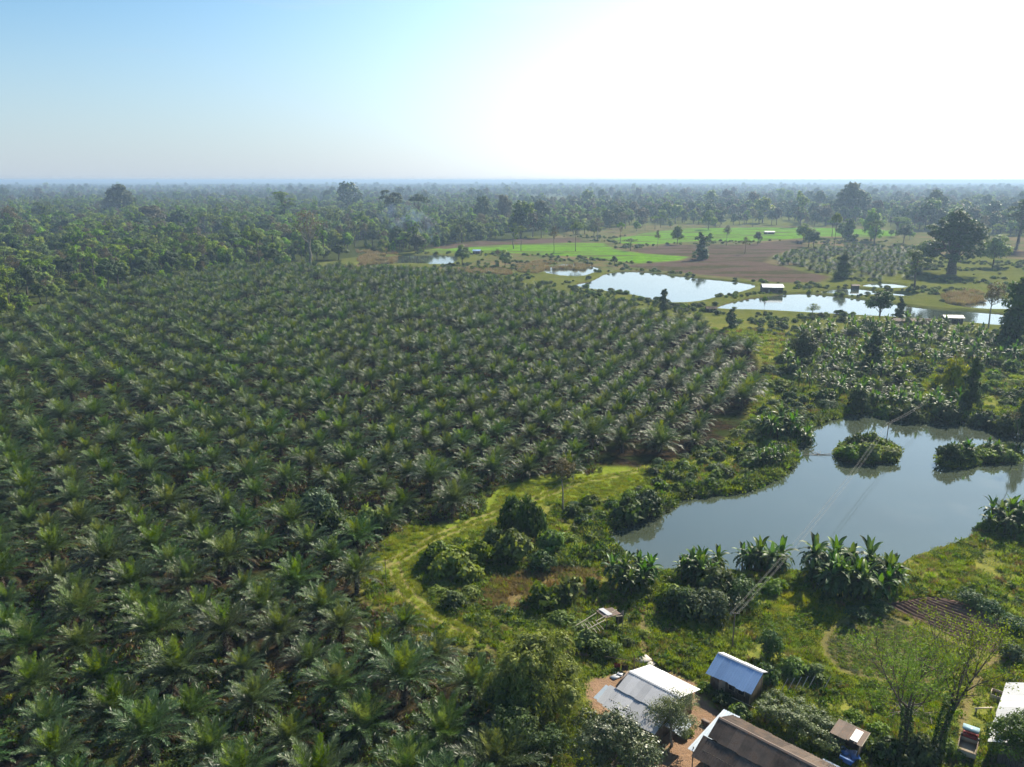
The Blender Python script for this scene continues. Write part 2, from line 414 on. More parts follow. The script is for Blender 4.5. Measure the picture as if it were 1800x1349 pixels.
def watermat(name, deep, rough=.03, bump=.09, scale=2.2):
    m = NT(name); p = m.pos((1, 1, 1))
    n = m.noise(scale, 3, .5, p); n2 = m.noise(.05, 2, .5, p)
    c = m.mix(n2, deep, tuple(x * 1.5 for x in deep))
    b = m.bsdf(c, m.math('MULTIPLY_ADD', m.ramp(m.noise(.09, 4, .6, p), .45, .7), .07, rough), .85, normal=m.bump(n, bump, .05))
    return m.fin(b)
M['water'] = watermat('pond_water', (.038, .048, .032))

# ------------------------------------------------------------------ ground sheet (polar grid, cut into its regions)
def build_ground():
    rr = np.exp(np.arange(math.log(34), math.log(42000), .0068)); az = np.radians(np.arange(-66, 66.01, .26))
    Rg, A = np.meshgrid(rr, az, indexing='ij')
    X = Rg * np.sin(A); Y = Rg * np.cos(A); sh = X.shape
    psd = pond_sd(X, Y); plsd = sdf(PLANT, X, Y)
    Z = hgt(X, Y, psd, plsd)
    far = Rg > 5000
    Z = np.where(far, (fbm(N4, X / 60, Y / 60, 2) * 18 + fbm(N1, X / 900, Y / 900, 2) * 8) * sstep(5000, 6500, Rg), Z)
    n = len(az); idx = np.arange(X.size).reshape(sh)
    quads = np.stack([idx[:-1, :-1], idx[:-1, 1:], idx[1:, 1:], idx[1:, :-1]], -1).reshape(-1, 4)
    mn = lambda L: np.minimum.reduce([sdf(p, X, Y) for p in L])
    rut = np.minimum(np.abs(linedist(TRACK1, X, Y) - .85), np.abs(linedist(TRACK2, X, Y) - .85)) - .28
    at = {'sd_plant': plsd, 'sd_lime': sdf(LIME, X, Y), 'sd_dry': sdf(DRY, X, Y), 'sd_yard': sdf(YARD, X, Y),
          'sd_foot': np.minimum(linedist(FOOT, X, Y), linedist(FOOT2, X, Y)) - .45, 'sd_rut': rut,
          'sd_rice': mn(RICE), 'sd_plough': mn(PLOUGH), 'sd_pale': mn(PALE), 'sd_yellow': sdf(YELLOW, X, Y),
          'sd_bed2': sdf(BED2, X, Y), 'sd_bank': psd + .1, 'dist': Rg, 'sd_forest': sdf(FOREST, X, Y)}
    tr = np.minimum(linedist(TRACK1, X, Y), linedist(TRACK2, X, Y)) - 1.5
    def fc(a): return (a[:-1, :-1] + a[1:, 1:]).ravel() / 2
    lab = np.zeros(len(quads), int)
    yc = fc(psd)
    for k, a in ((1, at['sd_plough']), (2, at['sd_rice']), (3, at['sd_yard']), (4, tr)):
        lab[fc(a) < 0] = k
    names = ['ground', 'ploughed_field', 'rice_field', 'dirt_yard', 'dirt_track']
    V = np.stack([X.ravel(), Y.ravel(), Z.ravel()], 1)
    for k, nm in enumerate(names):
        q = quads[lab == k]
        u, inv = np.unique(q, return_inverse=True)
        me = bpy.data.meshes.new(nm)
        me.vertices.add(len(u)); me.vertices.foreach_set('co', V[u].astype(np.float32).ravel())
        me.loops.add(q.size); me.loops.foreach_set('vertex_index', inv.astype(np.int32).ravel())
        me.polygons.add(len(q)); me.polygons.foreach_set('loop_start', (np.arange(len(q)) * 4).astype(np.int32))
        me.polygons.foreach_set('use_smooth', np.ones(len(q), bool))
        for an, a in at.items():
            t = me.attributes.new(an, 'FLOAT', 'POINT')
            v = a.ravel()[u]
            if an != 'dist': v = np.clip(v, -60, 60)
            t.data.foreach_set('value', v.astype(np.float32))
        me.materials.append(M['ground']); me.update(calc_edges=True)
        o = bpy.data.objects.new(nm, me); COL.objects.link(o)
        tag(o, kind='structure')
FOREST = W([(-900, 700), (-260, 640), (-60, 605), (40, 575), (110, 532), (200, 512), (340, 489), (440, 474), (520, 470), (600, 455), (700, 445), (760, 438), (830, 425), (1000, 410), (1100, 392), (900, 366), (400, 362), (0, 365), (-500, 400)], 0, 0)
build_ground()

def offset(poly, d):
    p = np.array(poly); n = len(p); a = np.sum(p[:, 0] * np.roll(p[:, 1], -1) - np.roll(p[:, 0], -1) * p[:, 1])
    t = np.roll(p, -1, 0) - np.roll(p, 1, 0); t /= np.linalg.norm(t, axis=1)[:, None] + 1e-9
    nn = np.stack([t[:, 1], -t[:, 0]], 1) * (1 if a > 0 else -1)
    return p + nn * d
for k, poly in PW.items():
    import bmesh
    bm = bmesh.new()
    vs = [bm.verts.new((x, y, WATER)) for x, y in offset(poly, 1.6)]
    bm.faces.new(vs); bmesh.ops.triangulate(bm, faces=bm.faces[:])
    bm.normal_update()
    for f in bm.faces:
        if f.normal.z < 0: f.normal_flip()
    me = bpy.data.meshes.new('pond'); bm.to_mesh(me); bm.free(); me.materials.append(M['water'])
    o = bpy.data.objects.new('pond_water', me); COL.objects.link(o); tag(o, kind='structure')

# garden bed with ridges
def garden():
    p = np.array(BED); c = p.mean(0)
    a = np.array(G(1700, 1063)) - np.array(G(1640, 1100)); 
    e = np.array(G(1745, 1120)) - np.array(G(1600, 1062)); e /= np.linalg.norm(e); n = np.array([-e[1], e[0]])
    L = 16; W_ = 9
    u = np.arange(-L, L, .35); v = np.arange(-W_, W_, .11)
    U, Vv = np.meshgrid(u, v, indexing='ij')
    X = c[0] + U * e[0] + Vv * n[0]; Y = c[1] + U * e[1] + Vv * n[1]
    sd = sdf(p, X, Y)
    ph = Vv / .78 * 2 * pi
    Z = hgt(X, Y) + .10 + .15 * np.cos(ph) * sstep(.1, -.6, sd) + (N3(X * 3, Y * 3) - .5) * .12
    idx = np.arange(X.size).reshape(X.shape)
    q = np.stack([idx[:-1, :-1], idx[1:, :-1], idx[1:, 1:], idx[:-1, 1:]], -1).reshape(-1, 4)
    keep = (sd[:-1, :-1] < .1).ravel()
    mb = MB(); mb.add(np.stack([X.ravel(), Y.ravel(), Z.ravel()], 1), q[keep], N2(X * 1.3, Y * 1.3).ravel())
    m = NT('tilled_soil'); n3 = m.noise(3, 4, .6, m.pos())
    cc = m.mix(n3, (.09, .055, .04), (.19, .125, .095)); mt = m.fin(m.bsdf(cc, .95, .1, normal=m.bump(n3, .5, .1)))
    o = mb.obj('garden_bed', mt, smooth=True); tag(o, kind='structure')
    return e, n
BE, BN = garden()
# ------------------------------------------------------------------ plant library
def rs(seed): return np.random.default_rng(seed)
def sph(r, n, up=0.0):
    v = r.normal(size=(n, 3)); v[:, 2] += up; v /= np.linalg.norm(v, axis=1)[:, None] + 1e-9
    return v

def palm(seed, th, nf=38, fl=5.2, npos=46, deadat=.95):
    r = rs(seed); cr, yg, tk = MB(), MB(), MB()
    top = np.array([0, 0, th])
    # trunk with stubs of cut fronds
    pts = [(0, 0, -.4)] + [(r.normal() * .02, r.normal() * .02, z) for z in np.linspace(.3, th, 5)]
    tk.tube(pts, np.linspace(.42, .36, 6), 7)
    for i in range(int(th * 14)):
        a = i * 2.4; z = .2 + (th - .1) * i / (th * 14); d = np.array([cos(a), sin(a), .9])
        b = np.array([cos(a) * .33, sin(a) * .33, z]); tk.tube([b, b + d * .28], [.09, .05], 4)
    for i in range(nf):
        age = i / nf; a = i * 2.39996 + r.normal() * .12
        el = R(87 - 76 * age ** .9 + r.normal() * 6); Lf = fl * (1 - .2 * (1 - age) ** 3) * r.uniform(.9, 1.1)
        if age < .05: Lf *= .8
        n = 9; seg = Lf / n; d = np.array([cos(a) * cos(el), sin(a) * cos(el), sin(el)]); p = top + np.array([cos(a), sin(a), 0]) * .18
        pts = [p]; ds = [d]; tw = r.normal() * .15
        for k in range(n):
            dr = .02 + .24 * ((k + 1) / n) ** 1.7 * (0.5 + age * .85)
            d = d + np.array([0, 0, -dr]) + np.array([-sin(a), cos(a), 0]) * tw * .06; d = d / np.linalg.norm(d)
            p = p + d * seg; pts.append(p); ds.append(d)
        pts = np.array(pts); ds = np.array(ds)
        dst = yg if age < .16 else cr
        tb = r.uniform(.2, .9) if age < .16 else np.clip(r.normal(1.0 - .95 * age, .15), 0, 1)
        dead = age > deadat
        dst.tube(pts, np.linspace(.06, .015, n + 1), 3, tint=.95, cap=False)
        for sd in (1, -1):
            t = np.linspace(.16, .99, npos) + r.normal(size=npos) * .008; t = np.clip(t, 0, .999) * n
            k = t.astype(int); fr = (t - k)[:, None]
            B = pts[k] * (1 - fr) + pts[np.minimum(k + 1, n)] * fr; D0 = ds[k]
            side = np.cross(D0, [0, 0, 1.]); side /= np.linalg.norm(side, axis=1)[:, None] + 1e-6; upv = np.cross(side, D0)
            q = t / n
            fwd = (.75 + .9 * q ** 2)[:, None]
            D = side * sd + D0 * fwd + upv * (r.normal(size=(npos, 1)) * .36 + .34 - .35 * age) + np.array([0, 0, -.15]) * (1 + age)
            LL = (.80 * np.sin(np.clip(q * .86 + .12, 0, 1) * pi) ** .6 + .12) * r.uniform(.85, 1.1, npos) * fl / 4.9
            Nn = upv * .8 + D0 * r.normal(size=(npos, 1)) * .6 + [0, 0, .2]
            dst.leaves(B, D, Nn, LL, .082 * r.uniform(.8, 1.2, npos), np.clip(tb + r.normal(size=npos) * .12, 0, 1), mat=(1 if dead and dst is cr else 0))
    return (tk.mesh('palm_trunk', M['palmtrunk']), cr.mesh('palm_fronds', [M['frond'], M['frond_dead']]), yg.mesh('palm_young_fronds', M['frond_new']))

def banana_into(mb, mbs, r, base, h, nl=9, ll=2.3, w=.5):
    base = np.array(base, float); lean = np.array([r.normal() * .08, r.normal() * .08, 1]); lean /= np.linalg.norm(lean)
    top = base + lean * h
    mbs.tube([base - lean * .3, base + lean * h * .5, top], [.16, .13, .08], 6)
    for i in range(nl):
        a = i * 2.4 + r.normal() * .25; age = i / nl
        el = R(82 - 112 * age + r.normal() * 8); n = 6; d = np.array([cos(a) * cos(el), sin(a) * cos(el), sin(el)]); p = top.copy(); L = ll * r.uniform(.85, 1.15)
        seg = L / n; pts = [p]; ds = [d]
        for k in range(n):
            d = d + np.array([0, 0, -.06 - .14 * age - .05 * k]); d /= np.linalg.norm(d); p = p + d * seg; pts.append(p); ds.append(d)
        pts = np.array(pts); ds = np.array(ds); wid = w * np.array([.12, .75, 1, 1, .9, .65, .1])
        side = np.cross(ds, [0, 0, 1.]); side /= np.linalg.norm(side, axis=1)[:, None] + 1e-6; up = np.cross(side, ds)
        t = .95 if age < .18 else r.uniform(.1, .6)
        for s in (1, -1):
            E = pts + side * s * wid[:, None] * .5 + up * wid[:, None] * .14
            if age > .4:   # torn blade: separate slips
                for k in range(n):
                    e1 = E[k] + ds[k] * .04 + up[k] * r.normal() * .06; e2 = E[k + 1] - ds[k] * .08 + up[k] * r.normal() * .08
                    mb.add([pts[k], pts[k + 1], e2, e1], [[0, 1, 2, 3]], t)
            else: mb.quadstrip(pts, E, t)
def banana(seed, h=2.6, nl=10, ll=2.5, w=.62):
    r = rs(seed); a, b = MB(), MB(); banana_into(a, b, r, (0, 0, 0), h, nl, ll, w)
    return (b.mesh('banana_stem', M['stem']), a.mesh('banana_leaves', M['banana']))

def crownmesh(r, mb, blobs, n, L, Wd, sub=.30, clumps=9, up=.35, droop=0., mat=0, flat=1.0):
    blobs = np.array(blobs, float)   # x y z rx rz
    w = blobs[:, 3] ** 2; w /= w.sum()
    cc = []; cd = []; cr_ = []
    for b, ww in zip(blobs, w):
        k = max(3, int(clumps * len(blobs) * ww)); d = sph(r, k, up)
        cc.append(b[:3] + d * [b[3], b[3], b[4]] * r.uniform(.62, 1.0, (k, 1))); cd.append(d); cr_ += [b[3] * sub] * k
    cc = np.concatenate(cc); cd = np.concatenate(cd); cr_ = np.array(cr_)
    tint = np.clip(r.normal(.45, .28, len(cc)), 0, 1)
    i = r.integers(0, len(cc), n)
    o = sph(r, n, .35); rad = r.random(n) ** .25
    C = cc[i] + o * (cr_[i] * rad)[:, None] * [1, 1, .75 * flat]
    Nn = o * 1.0 + cd[i] * .5 + r.normal(size=(n, 3)) * .24 + [0, 0, .3]
    Nn /= np.linalg.norm(Nn, axis=1)[:, None] + 1e-9
    D = r.normal(size=(n, 3)) + [0, 0, -droop]
    D = D - Nn * np.sum(D * Nn, 1)[:, None] * .85 - [[0, 0, .15]] + o * .15
    mb.leaves(C, D, Nn, L * r.uniform(.7, 1.3, n), Wd * r.uniform(.7, 1.3, n), np.clip(tint[i] + r.normal(size=n) * .15, 0, 1), mat)
    return cc

def trunkmesh(r, mb, h, r0, blobs, lean=0., split=.4, twigs=None, nl=7):
    top = np.array([lean, lean * .4, h]); k = 6
    pts = [np.array([0, 0, -.5])] + [np.array([lean * t ** 1.5 + r.normal() * .012 * h, lean * .4 * t + r.normal() * .012 * h, h * t]) for t in np.linspace(.05, 1, k)]
    mb.tube(pts, r0 * np.linspace(1.25, .35, k + 1), 7)
    for b in blobs:
        t = min(.95, max(split, split + (1 - split) * r.random() * .7)); j = t * (k - 1); s = pts[1 + int(j)] * (1 - j % 1) + pts[min(k, 2 + int(j))] * (j % 1)
        e = np.array(b[:3]); m = (s + e) / 2 + np.array([(e[0] - s[0]) * .12, (e[1] - s[1]) * .12, -abs(e[2] - s[2]) * .08])
        mb.tube([s, m, e], [r0 * .42, r0 * .28, r0 * .1], 5)
        if twigs:
            for _ in range(twigs):
                q = m * (1 - (u := r.random())) + e * u
                d = sph(r, 1, .5)[0] * b[3] * r.uniform(.7, 1.1)
                mb.tube([q, q + d * .5 + [0, 0, .1 * b[3]], q + d], [r0 * .14, r0 * .08, r0 * .03], 4)

def ring_blobs(r, n, R_, z, rad, zr=.7, zj=.5, center=True):
    o = [(0, 0, z + rad * .35, rad * 1.1, rad * zr * 1.1)] if center else []
    for i in range(n):
        a = i / n * 2 * pi + r.normal() * .25; q = R_ * r.uniform(.7, 1.1)
        o.append((cos(a) * q, sin(a) * q, z + r.normal() * zj, rad * r.uniform(.75, 1.1), rad * zr * r.uniform(.8, 1.1)))
    return o

def tree(kind, seed):
    """returns (trunk mesh, crown mesh, height, width)"""
    r = rs(seed); t, c = MB(), MB(); mat = 'leaf_wood'; bark = 'bark'
    if kind == 'round':
        b = ring_blobs(r, 6, 2.9, 6.6, 2.3) + ring_blobs(r, 4, 1.8, 8.8, 2.0, center=True)
        trunkmesh(r, t, 8, .3, b, r.normal() * .6, .3); crownmesh(r, c, b, 3800, .6, .44, clumps=5, sub=.5); mat = 'leaf_dark'; hw = (11.2, 10.5)
    elif kind == 'leafy':
        b = ring_blobs(r, 6, 2.8, 5.4, 2.4) + ring_blobs(r, 4, 1.6, 7.9, 2.1)
        trunkmesh(r, t, 7, .26, b, r.normal() * .6, .25); crownmesh(r, c, b, 3800, .58, .44, clumps=5, sub=.5); hw = (10.4, 10.5)
    elif kind == 'vine':     # creeper-draped, foliage down to the ground
        b = []
        for k, z in enumerate(np.linspace(1.2, 9.2, 7)):
            for _ in range(3 if z < 8 else 1):
                a = r.random() * 6.28; q = r.uniform(.2, 1.9) * (1.25 - z / 11); b.append((cos(a) * q, sin(a) * q, z, r.uniform(1.2, 1.9) * (1.2 - z / 16), r.uniform(1.2, 1.8)))
        trunkmesh(r, t, 8.5, .25, b[-4:], 0, .5); crownmesh(r, c, b, 3600, .6, .44, clumps=4, droop=.5, sub=.5); hw = (11, 7)
    elif kind == 'umbrella':
        b = ring_blobs(r, 7, 3.7, 11.6, 1.7, .42, .35) + ring_blobs(r, 3, 1.5, 12.4, 1.8, .45, .2)
        trunkmesh(r, t, 10.8, .27, b, r.normal() * .7, .62); crownmesh(r, c, b, 2600, .5, .34, clumps=12, flat=.7); hw = (13.4, 11)
    elif kind == 'tall':
        b = [(r.normal() * .8, r.normal() * .8, z, r.uniform(1.3, 2.2), r.uniform(.9, 1.3)) for z in (7.5, 9.3, 11, 12.8, 14.5, 15.8)] + ring_blobs(r, 4, 2.2, 13, 1.5, .7, 1.2, False)
        trunkmesh(r, t, 15.5, .28, b, r.normal() * .6, .45); crownmesh(r, c, b, 2400, .55, .38, clumps=8); hw = (17, 7.5)
    elif kind == 'thin':      # sparse brownish deciduous crown, limbs showing
        b = ring_blobs(r, 6, 2.6, 8.8, 1.6, .7, .8) + ring_blobs(r, 3, 1.2, 11, 1.5)
        trunkmesh(r, t, 10.2, .22, b, r.normal() * .7, .55, 5); crownmesh(r, c, b, 1100, .45, .3, clumps=12, sub=.45); mat = 'leaf_brown'; bark = 'bark_pale'; hw = (12.6, 8.8)
    elif kind == 'dome':      # old spreading fig
        b = ring_blobs(r, 9, 9.5, 15, 4.6, .7, 1.6) + ring_blobs(r, 7, 6.0, 21, 4.8, .75, 1.2) + ring_blobs(r, 3, 3, 25, 4.2, .75, 1) + ring_blobs(r, 5, 10.5, 10, 3.2, .8, 1.6, False)
        trunkmesh(r, t, 20, 1.6, b[:12], 1.0, .28); trunkmesh(r, t, 14, .8, b[12:16], -3.5, .3)
        crownmesh(r, c, b, 11000, 1.15, .75, clumps=16, sub=.27); mat = 'leaf_dark'; hw = (29, 28)
    elif kind == 'low':
        b = ring_blobs(r, 6, 2.4, 1.7, 1.7, .9, .4) + ring_blobs(r, 3, 1.2, 3.4, 1.5)
        trunkmesh(r, t, 3, .14, b, 0, .1); crownmesh(r, c, b, 3000, .5, .36, clumps=6, sub=.5); mat = 'leaf_light'; hw = (5.2, 8)
    elif kind == 'bare':
        b = ring_blobs(r, 7, 4.5, 15, 2.6, .9, 1.8) + ring_blobs(r, 5, 2.5, 19, 2.6, .9, 1)
        trunkmesh(r, t, 17, .55, b, .8, .38, 9); crownmesh(r, c, b, 650, .7, .4, clumps=12, sub=.5); mat = 'leaf_brown'; bark = 'bark_pale'; hw = (22.5, 15)
    elif kind == 'canopy':   # background wood tree, heavier leaves
        b = ring_blobs(r, 5, 3.0, 9, 3.0, .7, 1.2) + ring_blobs(r, 3, 1.5, 12, 2.4)
        trunkmesh(r, t, 10, .35, b[:4], r.normal() * .8, .35); crownmesh(r, c, b, 900, 1.3, .9, clumps=9); mat = ('leaf_dark', 'leaf_wood', 'leaf_dark', 'leaf_brown')[seed % 4]; hw = (14.5, 12)
    return (t.mesh(kind + '_trunk', M[bark]), c.mesh(kind + '_crown', M[mat]), *hw)

def shrub(seed, mat='leaf_mid', R_=1.3, h=1.5, n=1500, L=.32, Wd=.2, clumps=12, droop=.1):
    r = rs(seed); c, t = MB(), MB()
    b = ring_blobs(r, 5, R_ * .62, h * .38, R_ * .5, .8 * h / R_ * .8, .15) + [(0, 0, h * .65, R_ * .5, h * .32)]
    crownmesh(r, c, b, n, L, Wd, clumps=clumps, droop=droop, sub=.42)
    for q in b: t.tube([(q[0] * .1, q[1] * .1, -.1), (q[0] * .5, q[1] * .5, q[2] * .5), q[:3]], [.04, .03, .012], 4)
    return (t.mesh('shrub_stems', M['bark']), c.mesh('shrub_foliage', M[mat]))

def bigleaf(seed, mat='banana', R_=1.2, h=1.5, n=90):
    """broad strap leaves fanning up from the ground"""
    r = rs(seed); c = MB()
    for k in range(n):
        a = r.random() * 6.28; q = R_ * r.random() ** .5 * .8; b = np.array([cos(a) * q, sin(a) * q, r.uniform(0, h * .45)])
        d = np.array([cos(a) * .6 + r.normal() * .4, sin(a) * .6 + r.normal() * .4, r.uniform(.4, 1.6)]); d /= np.linalg.norm(d)
        L = h * r.uniform(.4, .75); pts = [b]; dd = d
        for _ in range(4): dd = dd + np.array([0, 0, -.22]); dd /= np.linalg.norm(dd); pts.append(pts[-1] + dd * L / 4)
        pts = np.array(pts); s = np.cross(d, [0, 0, 1.]); s /= np.linalg.norm(s) + 1e-6; w = L * .13 * np.array([.5, 1, 1, .7, .05])
        c.quadstrip(pts - s * w[:, None], pts + s * w[:, None], r.uniform(.1, .9))
    return c.mesh('leaf_fan', M[mat])

def tuft(seed, mat, n=40, h=.5, R_=.35):
    r = rs(seed); c = MB(); a = r.random(n) * 6.28; q = R_ * np.sqrt(r.random(n))
    C = np.stack([np.cos(a) * q, np.sin(a) * q, np.zeros(n) - .03], 1); D = np.stack([np.cos(a) * .4 + r.normal(size=n) * .35, np.sin(a) * .4 + r.normal(size=n) * .35, np.ones(n)], 1)
    c.leaves(C, D, sph(r, n), h * r.uniform(.6, 1.2, n), .085 * (h / .5) ** .5, np.clip(r.normal(.5, .25) + r.normal(size=n) * .15, 0, 1))
    return c.mesh('grass_tuft', M[mat])
def weed(seed, mat, n=60, h=.45, R_=.6, L=.24):
    r = rs(seed); c = MB(); a = r.random(n) * 6.28; q = R_ * r.random(n) ** .6
    C = np.stack([np.cos(a) * q, np.sin(a) * q, h * (1 - (q / R_) ** 2) * r.uniform(.3, 1, n)], 1)
    c.leaves(C, sph(r, n, .2), sph(r, n, 1.2), L * r.uniform(.6, 1.3, n), L * .65, np.clip(r.normal(.5, .2) + r.normal(size=n) * .2, 0, 1))
    return c.mesh('weed_patch', M[mat])

# ------------------------------------------------------------------ stuff scattered with geometry nodes
def loose(name, me):
    return bpy.data.objects.new(name, me)       # a source mesh that is never linked to the scene
def scatter(name, XYZ, rot, scl, var, sources, label=None, kind='stuff'):
    XYZ = np.asarray(XYZ, float); me = bpy.data.meshes.new(name)
    me.vertices.add(len(XYZ)); me.vertices.foreach_set('co', XYZ.astype(np.float32).ravel())
    me.attributes.new('rot', 'FLOAT', 'POINT').data.foreach_set('value', np.asarray(rot, np.float32))
    me.attributes.new('scl', 'FLOAT', 'POINT').data.foreach_set('value', np.asarray(scl, np.float32))
    me.attributes.new('var', 'INT', 'POINT').data.foreach_set('value', np.asarray(var, np.int32))
    o = bpy.data.objects.new(name, me); COL.objects.link(o); tag(o, label, None, None, kind)
    g = bpy.data.node_groups.new(name, 'GeometryNodeTree')
    g.interface.new_socket('Geometry', in_out='INPUT', socket_type='NodeSocketGeometry')
    g.interface.new_socket('Geometry', in_out='OUTPUT', socket_type='NodeSocketGeometry')
    N = g.nodes.new; Lk = g.links.new
    gi, go, J = N('NodeGroupInput'), N('NodeGroupOutput'), N('GeometryNodeJoinGeometry')
    def at(nm, ty):
        a = N('GeometryNodeInputNamedAttribute'); a.data_type = ty; a.inputs[0].default_value = nm; return a.outputs[0]
    ro, sc_, va = at('rot', 'FLOAT'), at('scl', 'FLOAT'), at('var', 'INT')
    cx = N('ShaderNodeCombineXYZ'); Lk(ro, cx.inputs[2])
    for k, src in enumerate(sources):
        src = src if isinstance(src, (list, tuple)) else [src]
        cmp_ = N('FunctionNodeCompare'); cmp_.data_type = 'INT'; cmp_.operation = 'EQUAL'
        ii = [s for s in cmp_.inputs if s.enabled]; Lk(va, ii[0]); ii[1].default_value = k
        jj = N('GeometryNodeJoinGeometry')
        for s in src:
            oi = N('GeometryNodeObjectInfo'); oi.transform_space = 'ORIGINAL'; oi.inputs['Object'].default_value = s
            Lk(oi.outputs['Geometry'], jj.inputs[0])
        ip = N('GeometryNodeInstanceOnPoints')
        Lk(gi.outputs[0], ip.inputs['Points']); Lk(cmp_.outputs[0], ip.inputs['Selection']); Lk(jj.outputs[0], ip.inputs['Instance'])
        Lk(cx.outputs[0], ip.inputs['Rotation']); Lk(sc_, ip.inputs['Scale']); Lk(ip.outputs[0], J.inputs[0])
    Lk(J.outputs[0], go.inputs[0])
    md = o.modifiers.new('scatter', 'NODES'); md.node_group = g
    return o

def place(name, meshes, loc, rz, scl, label, cat, group=None, names=('trunk', 'crown'), z=None):
    """a thing: an empty at its base with its meshes as parts"""
    x, y = loc[:2]; z = float(hgt(np.array([x]), np.array([y]))[0]) if z is None else z
    t = empty(name, (x, y, z), rz, scl)
    for n, me in zip(names, meshes): child(n, me, t)
    return tag(t, label, cat, group)
# ------------------------------------------------------------------ oil palms
PV = [palm(21 + k, th, 42 + (k % 3) * 2, 4.8 + .15 * (k % 4), 46, (.95, .86, .97, .9, .95, .8)[k]) for k, th in enumerate((2.2, 2.8, 1.9, 3.3, 2.5, 2.9))]
u = np.array([.606, -.795]) * 8.0; nn = np.array([.795, .606]) * 7.0
I, J = np.meshgrid(np.arange(-100, 70), np.arange(-70, 70))
px_ = -133.4 + I * u[0] + J * nn[0] + (J % 2) * .5 * u[0]; py_ = 205 + I * u[1] + J * nn[1] + (J % 2) * .5 * u[1]
px_ = (px_ + rng.normal(size=px_.shape) * .55).ravel(); py_ = (py_ + rng.normal(size=py_.shape) * .55).ravel()
sd = sdf(PLANT, px_, py_)
ok = (sd < -.2 - 7 * (fbm(N2, px_ / 16, py_ / 16, 2) > .56) * (px_ > 20)) & (py_ > 45) & (rng.random(len(sd)) > .03)
gap = sdf(W([(520, 905), (600, 880), (660, 900), (650, 935), (560, 940)], 0), px_, py_) < 0
ok &= ~gap
px_, py_ = px_[ok], py_[ok]
pz_ = hgt(px_, py_) - .05
sx, sy = P(px_, py_, 4.0)
inv = (sx > -70) & (sx < 1870) & (sy < 1400) & (sy > 0)
size = pxm(px_, py_)
order = np.argsort(-np.where(inv, size, -1))
solo = order[:300]; rest = order[300:]
edge_sd = sdf(PLANT, px_, py_)
tdist = np.minimum(linedist(TRACK1, px_, py_), linedist(TRACK2, px_, py_))
for i in solo:
    x, y, z = px_[i], py_[i], pz_[i]; k = int(rng.integers(0, 6)); s = float(np.clip(rng.normal(.86, .12), .55, 1.1))
    t = empty('oil_palm', (x, y, z), float(rng.random() * 6.28), (s, s, s * float(rng.uniform(.92, 1.08))))
    for nme, me in zip(('trunk', 'fronds', 'young_fronds'), PV[k]): child(nme, me, t)
    if tdist[i] < 9: tag(t, 'bushy oil palm standing at the plantation edge beside the rutted grass track', 'oil palm', 'oil palms beside the grass track')
    elif sx[i] > 620 and sy[i] > 1050: tag(t, 'dark green oil palm with arching fronds in the rows between the track and the farmhouses', 'oil palm', 'oil palms nearest the farmhouses')
    elif sy[i] > 1050: tag(t, 'large oil palm in the open nearest rows with bare brown soil showing between', 'oil palm', 'oil palms in the nearest rows')
    elif sx[i] < 450: tag(t, 'oil palm in the straight diagonal rows with dark gaps at the left of the plantation', 'oil palm', 'oil palms in the diagonal rows')
    else: tag(t, 'oil palm with feathery fronds deep in the dense middle of the plantation', 'oil palm', 'oil palms in the middle of the plantation')
PSRC = [[loose('palm_source', me) for me in v] for v in PV]
scatter('oil_palm_plantation', np.stack([px_[rest], py_[rest], pz_[rest]], 1), rng.random(len(rest)) * 6.28, np.clip(rng.normal(.86, .12, len(rest)), .55, 1.1), rng.integers(0, 6, len(rest)), PSRC, 'oil palms further back filling the plantation in close rows')

# ------------------------------------------------------------------ trees
TL = {}
def T(kind, k=0):
    if (kind, k) not in TL: TL[(kind, k)] = tree(kind, 100 + k * 7 + sum(map(ord, kind)))
    return TL[(kind, k)]
def put_tree(name, px, pby, pty, wpx, kind, k, label, cat='tree', group=None, crown=None, z0=0):
    x, y = G(px, pby); tm, cm, h, w = T(kind, k)
    if crown: 
        key = (kind, k, crown)
        if key not in TL: cm2 = cm.copy(); cm2.materials.clear(); cm2.materials.append(M[crown]); TL[key] = cm2
        cm = TL[key]
    z = float(hgt(np.array([x]), np.array([y]))[0]) + z0
    hh = max(1.5, ztop(x, y, pty) - z); ww = wpx / pxm(x, y, hh / 2)
    return place(name, (tm, cm), (x, y), float(rng.random() * 6.28), (ww / w, ww / w, hh / h), label, cat, group, z=z)

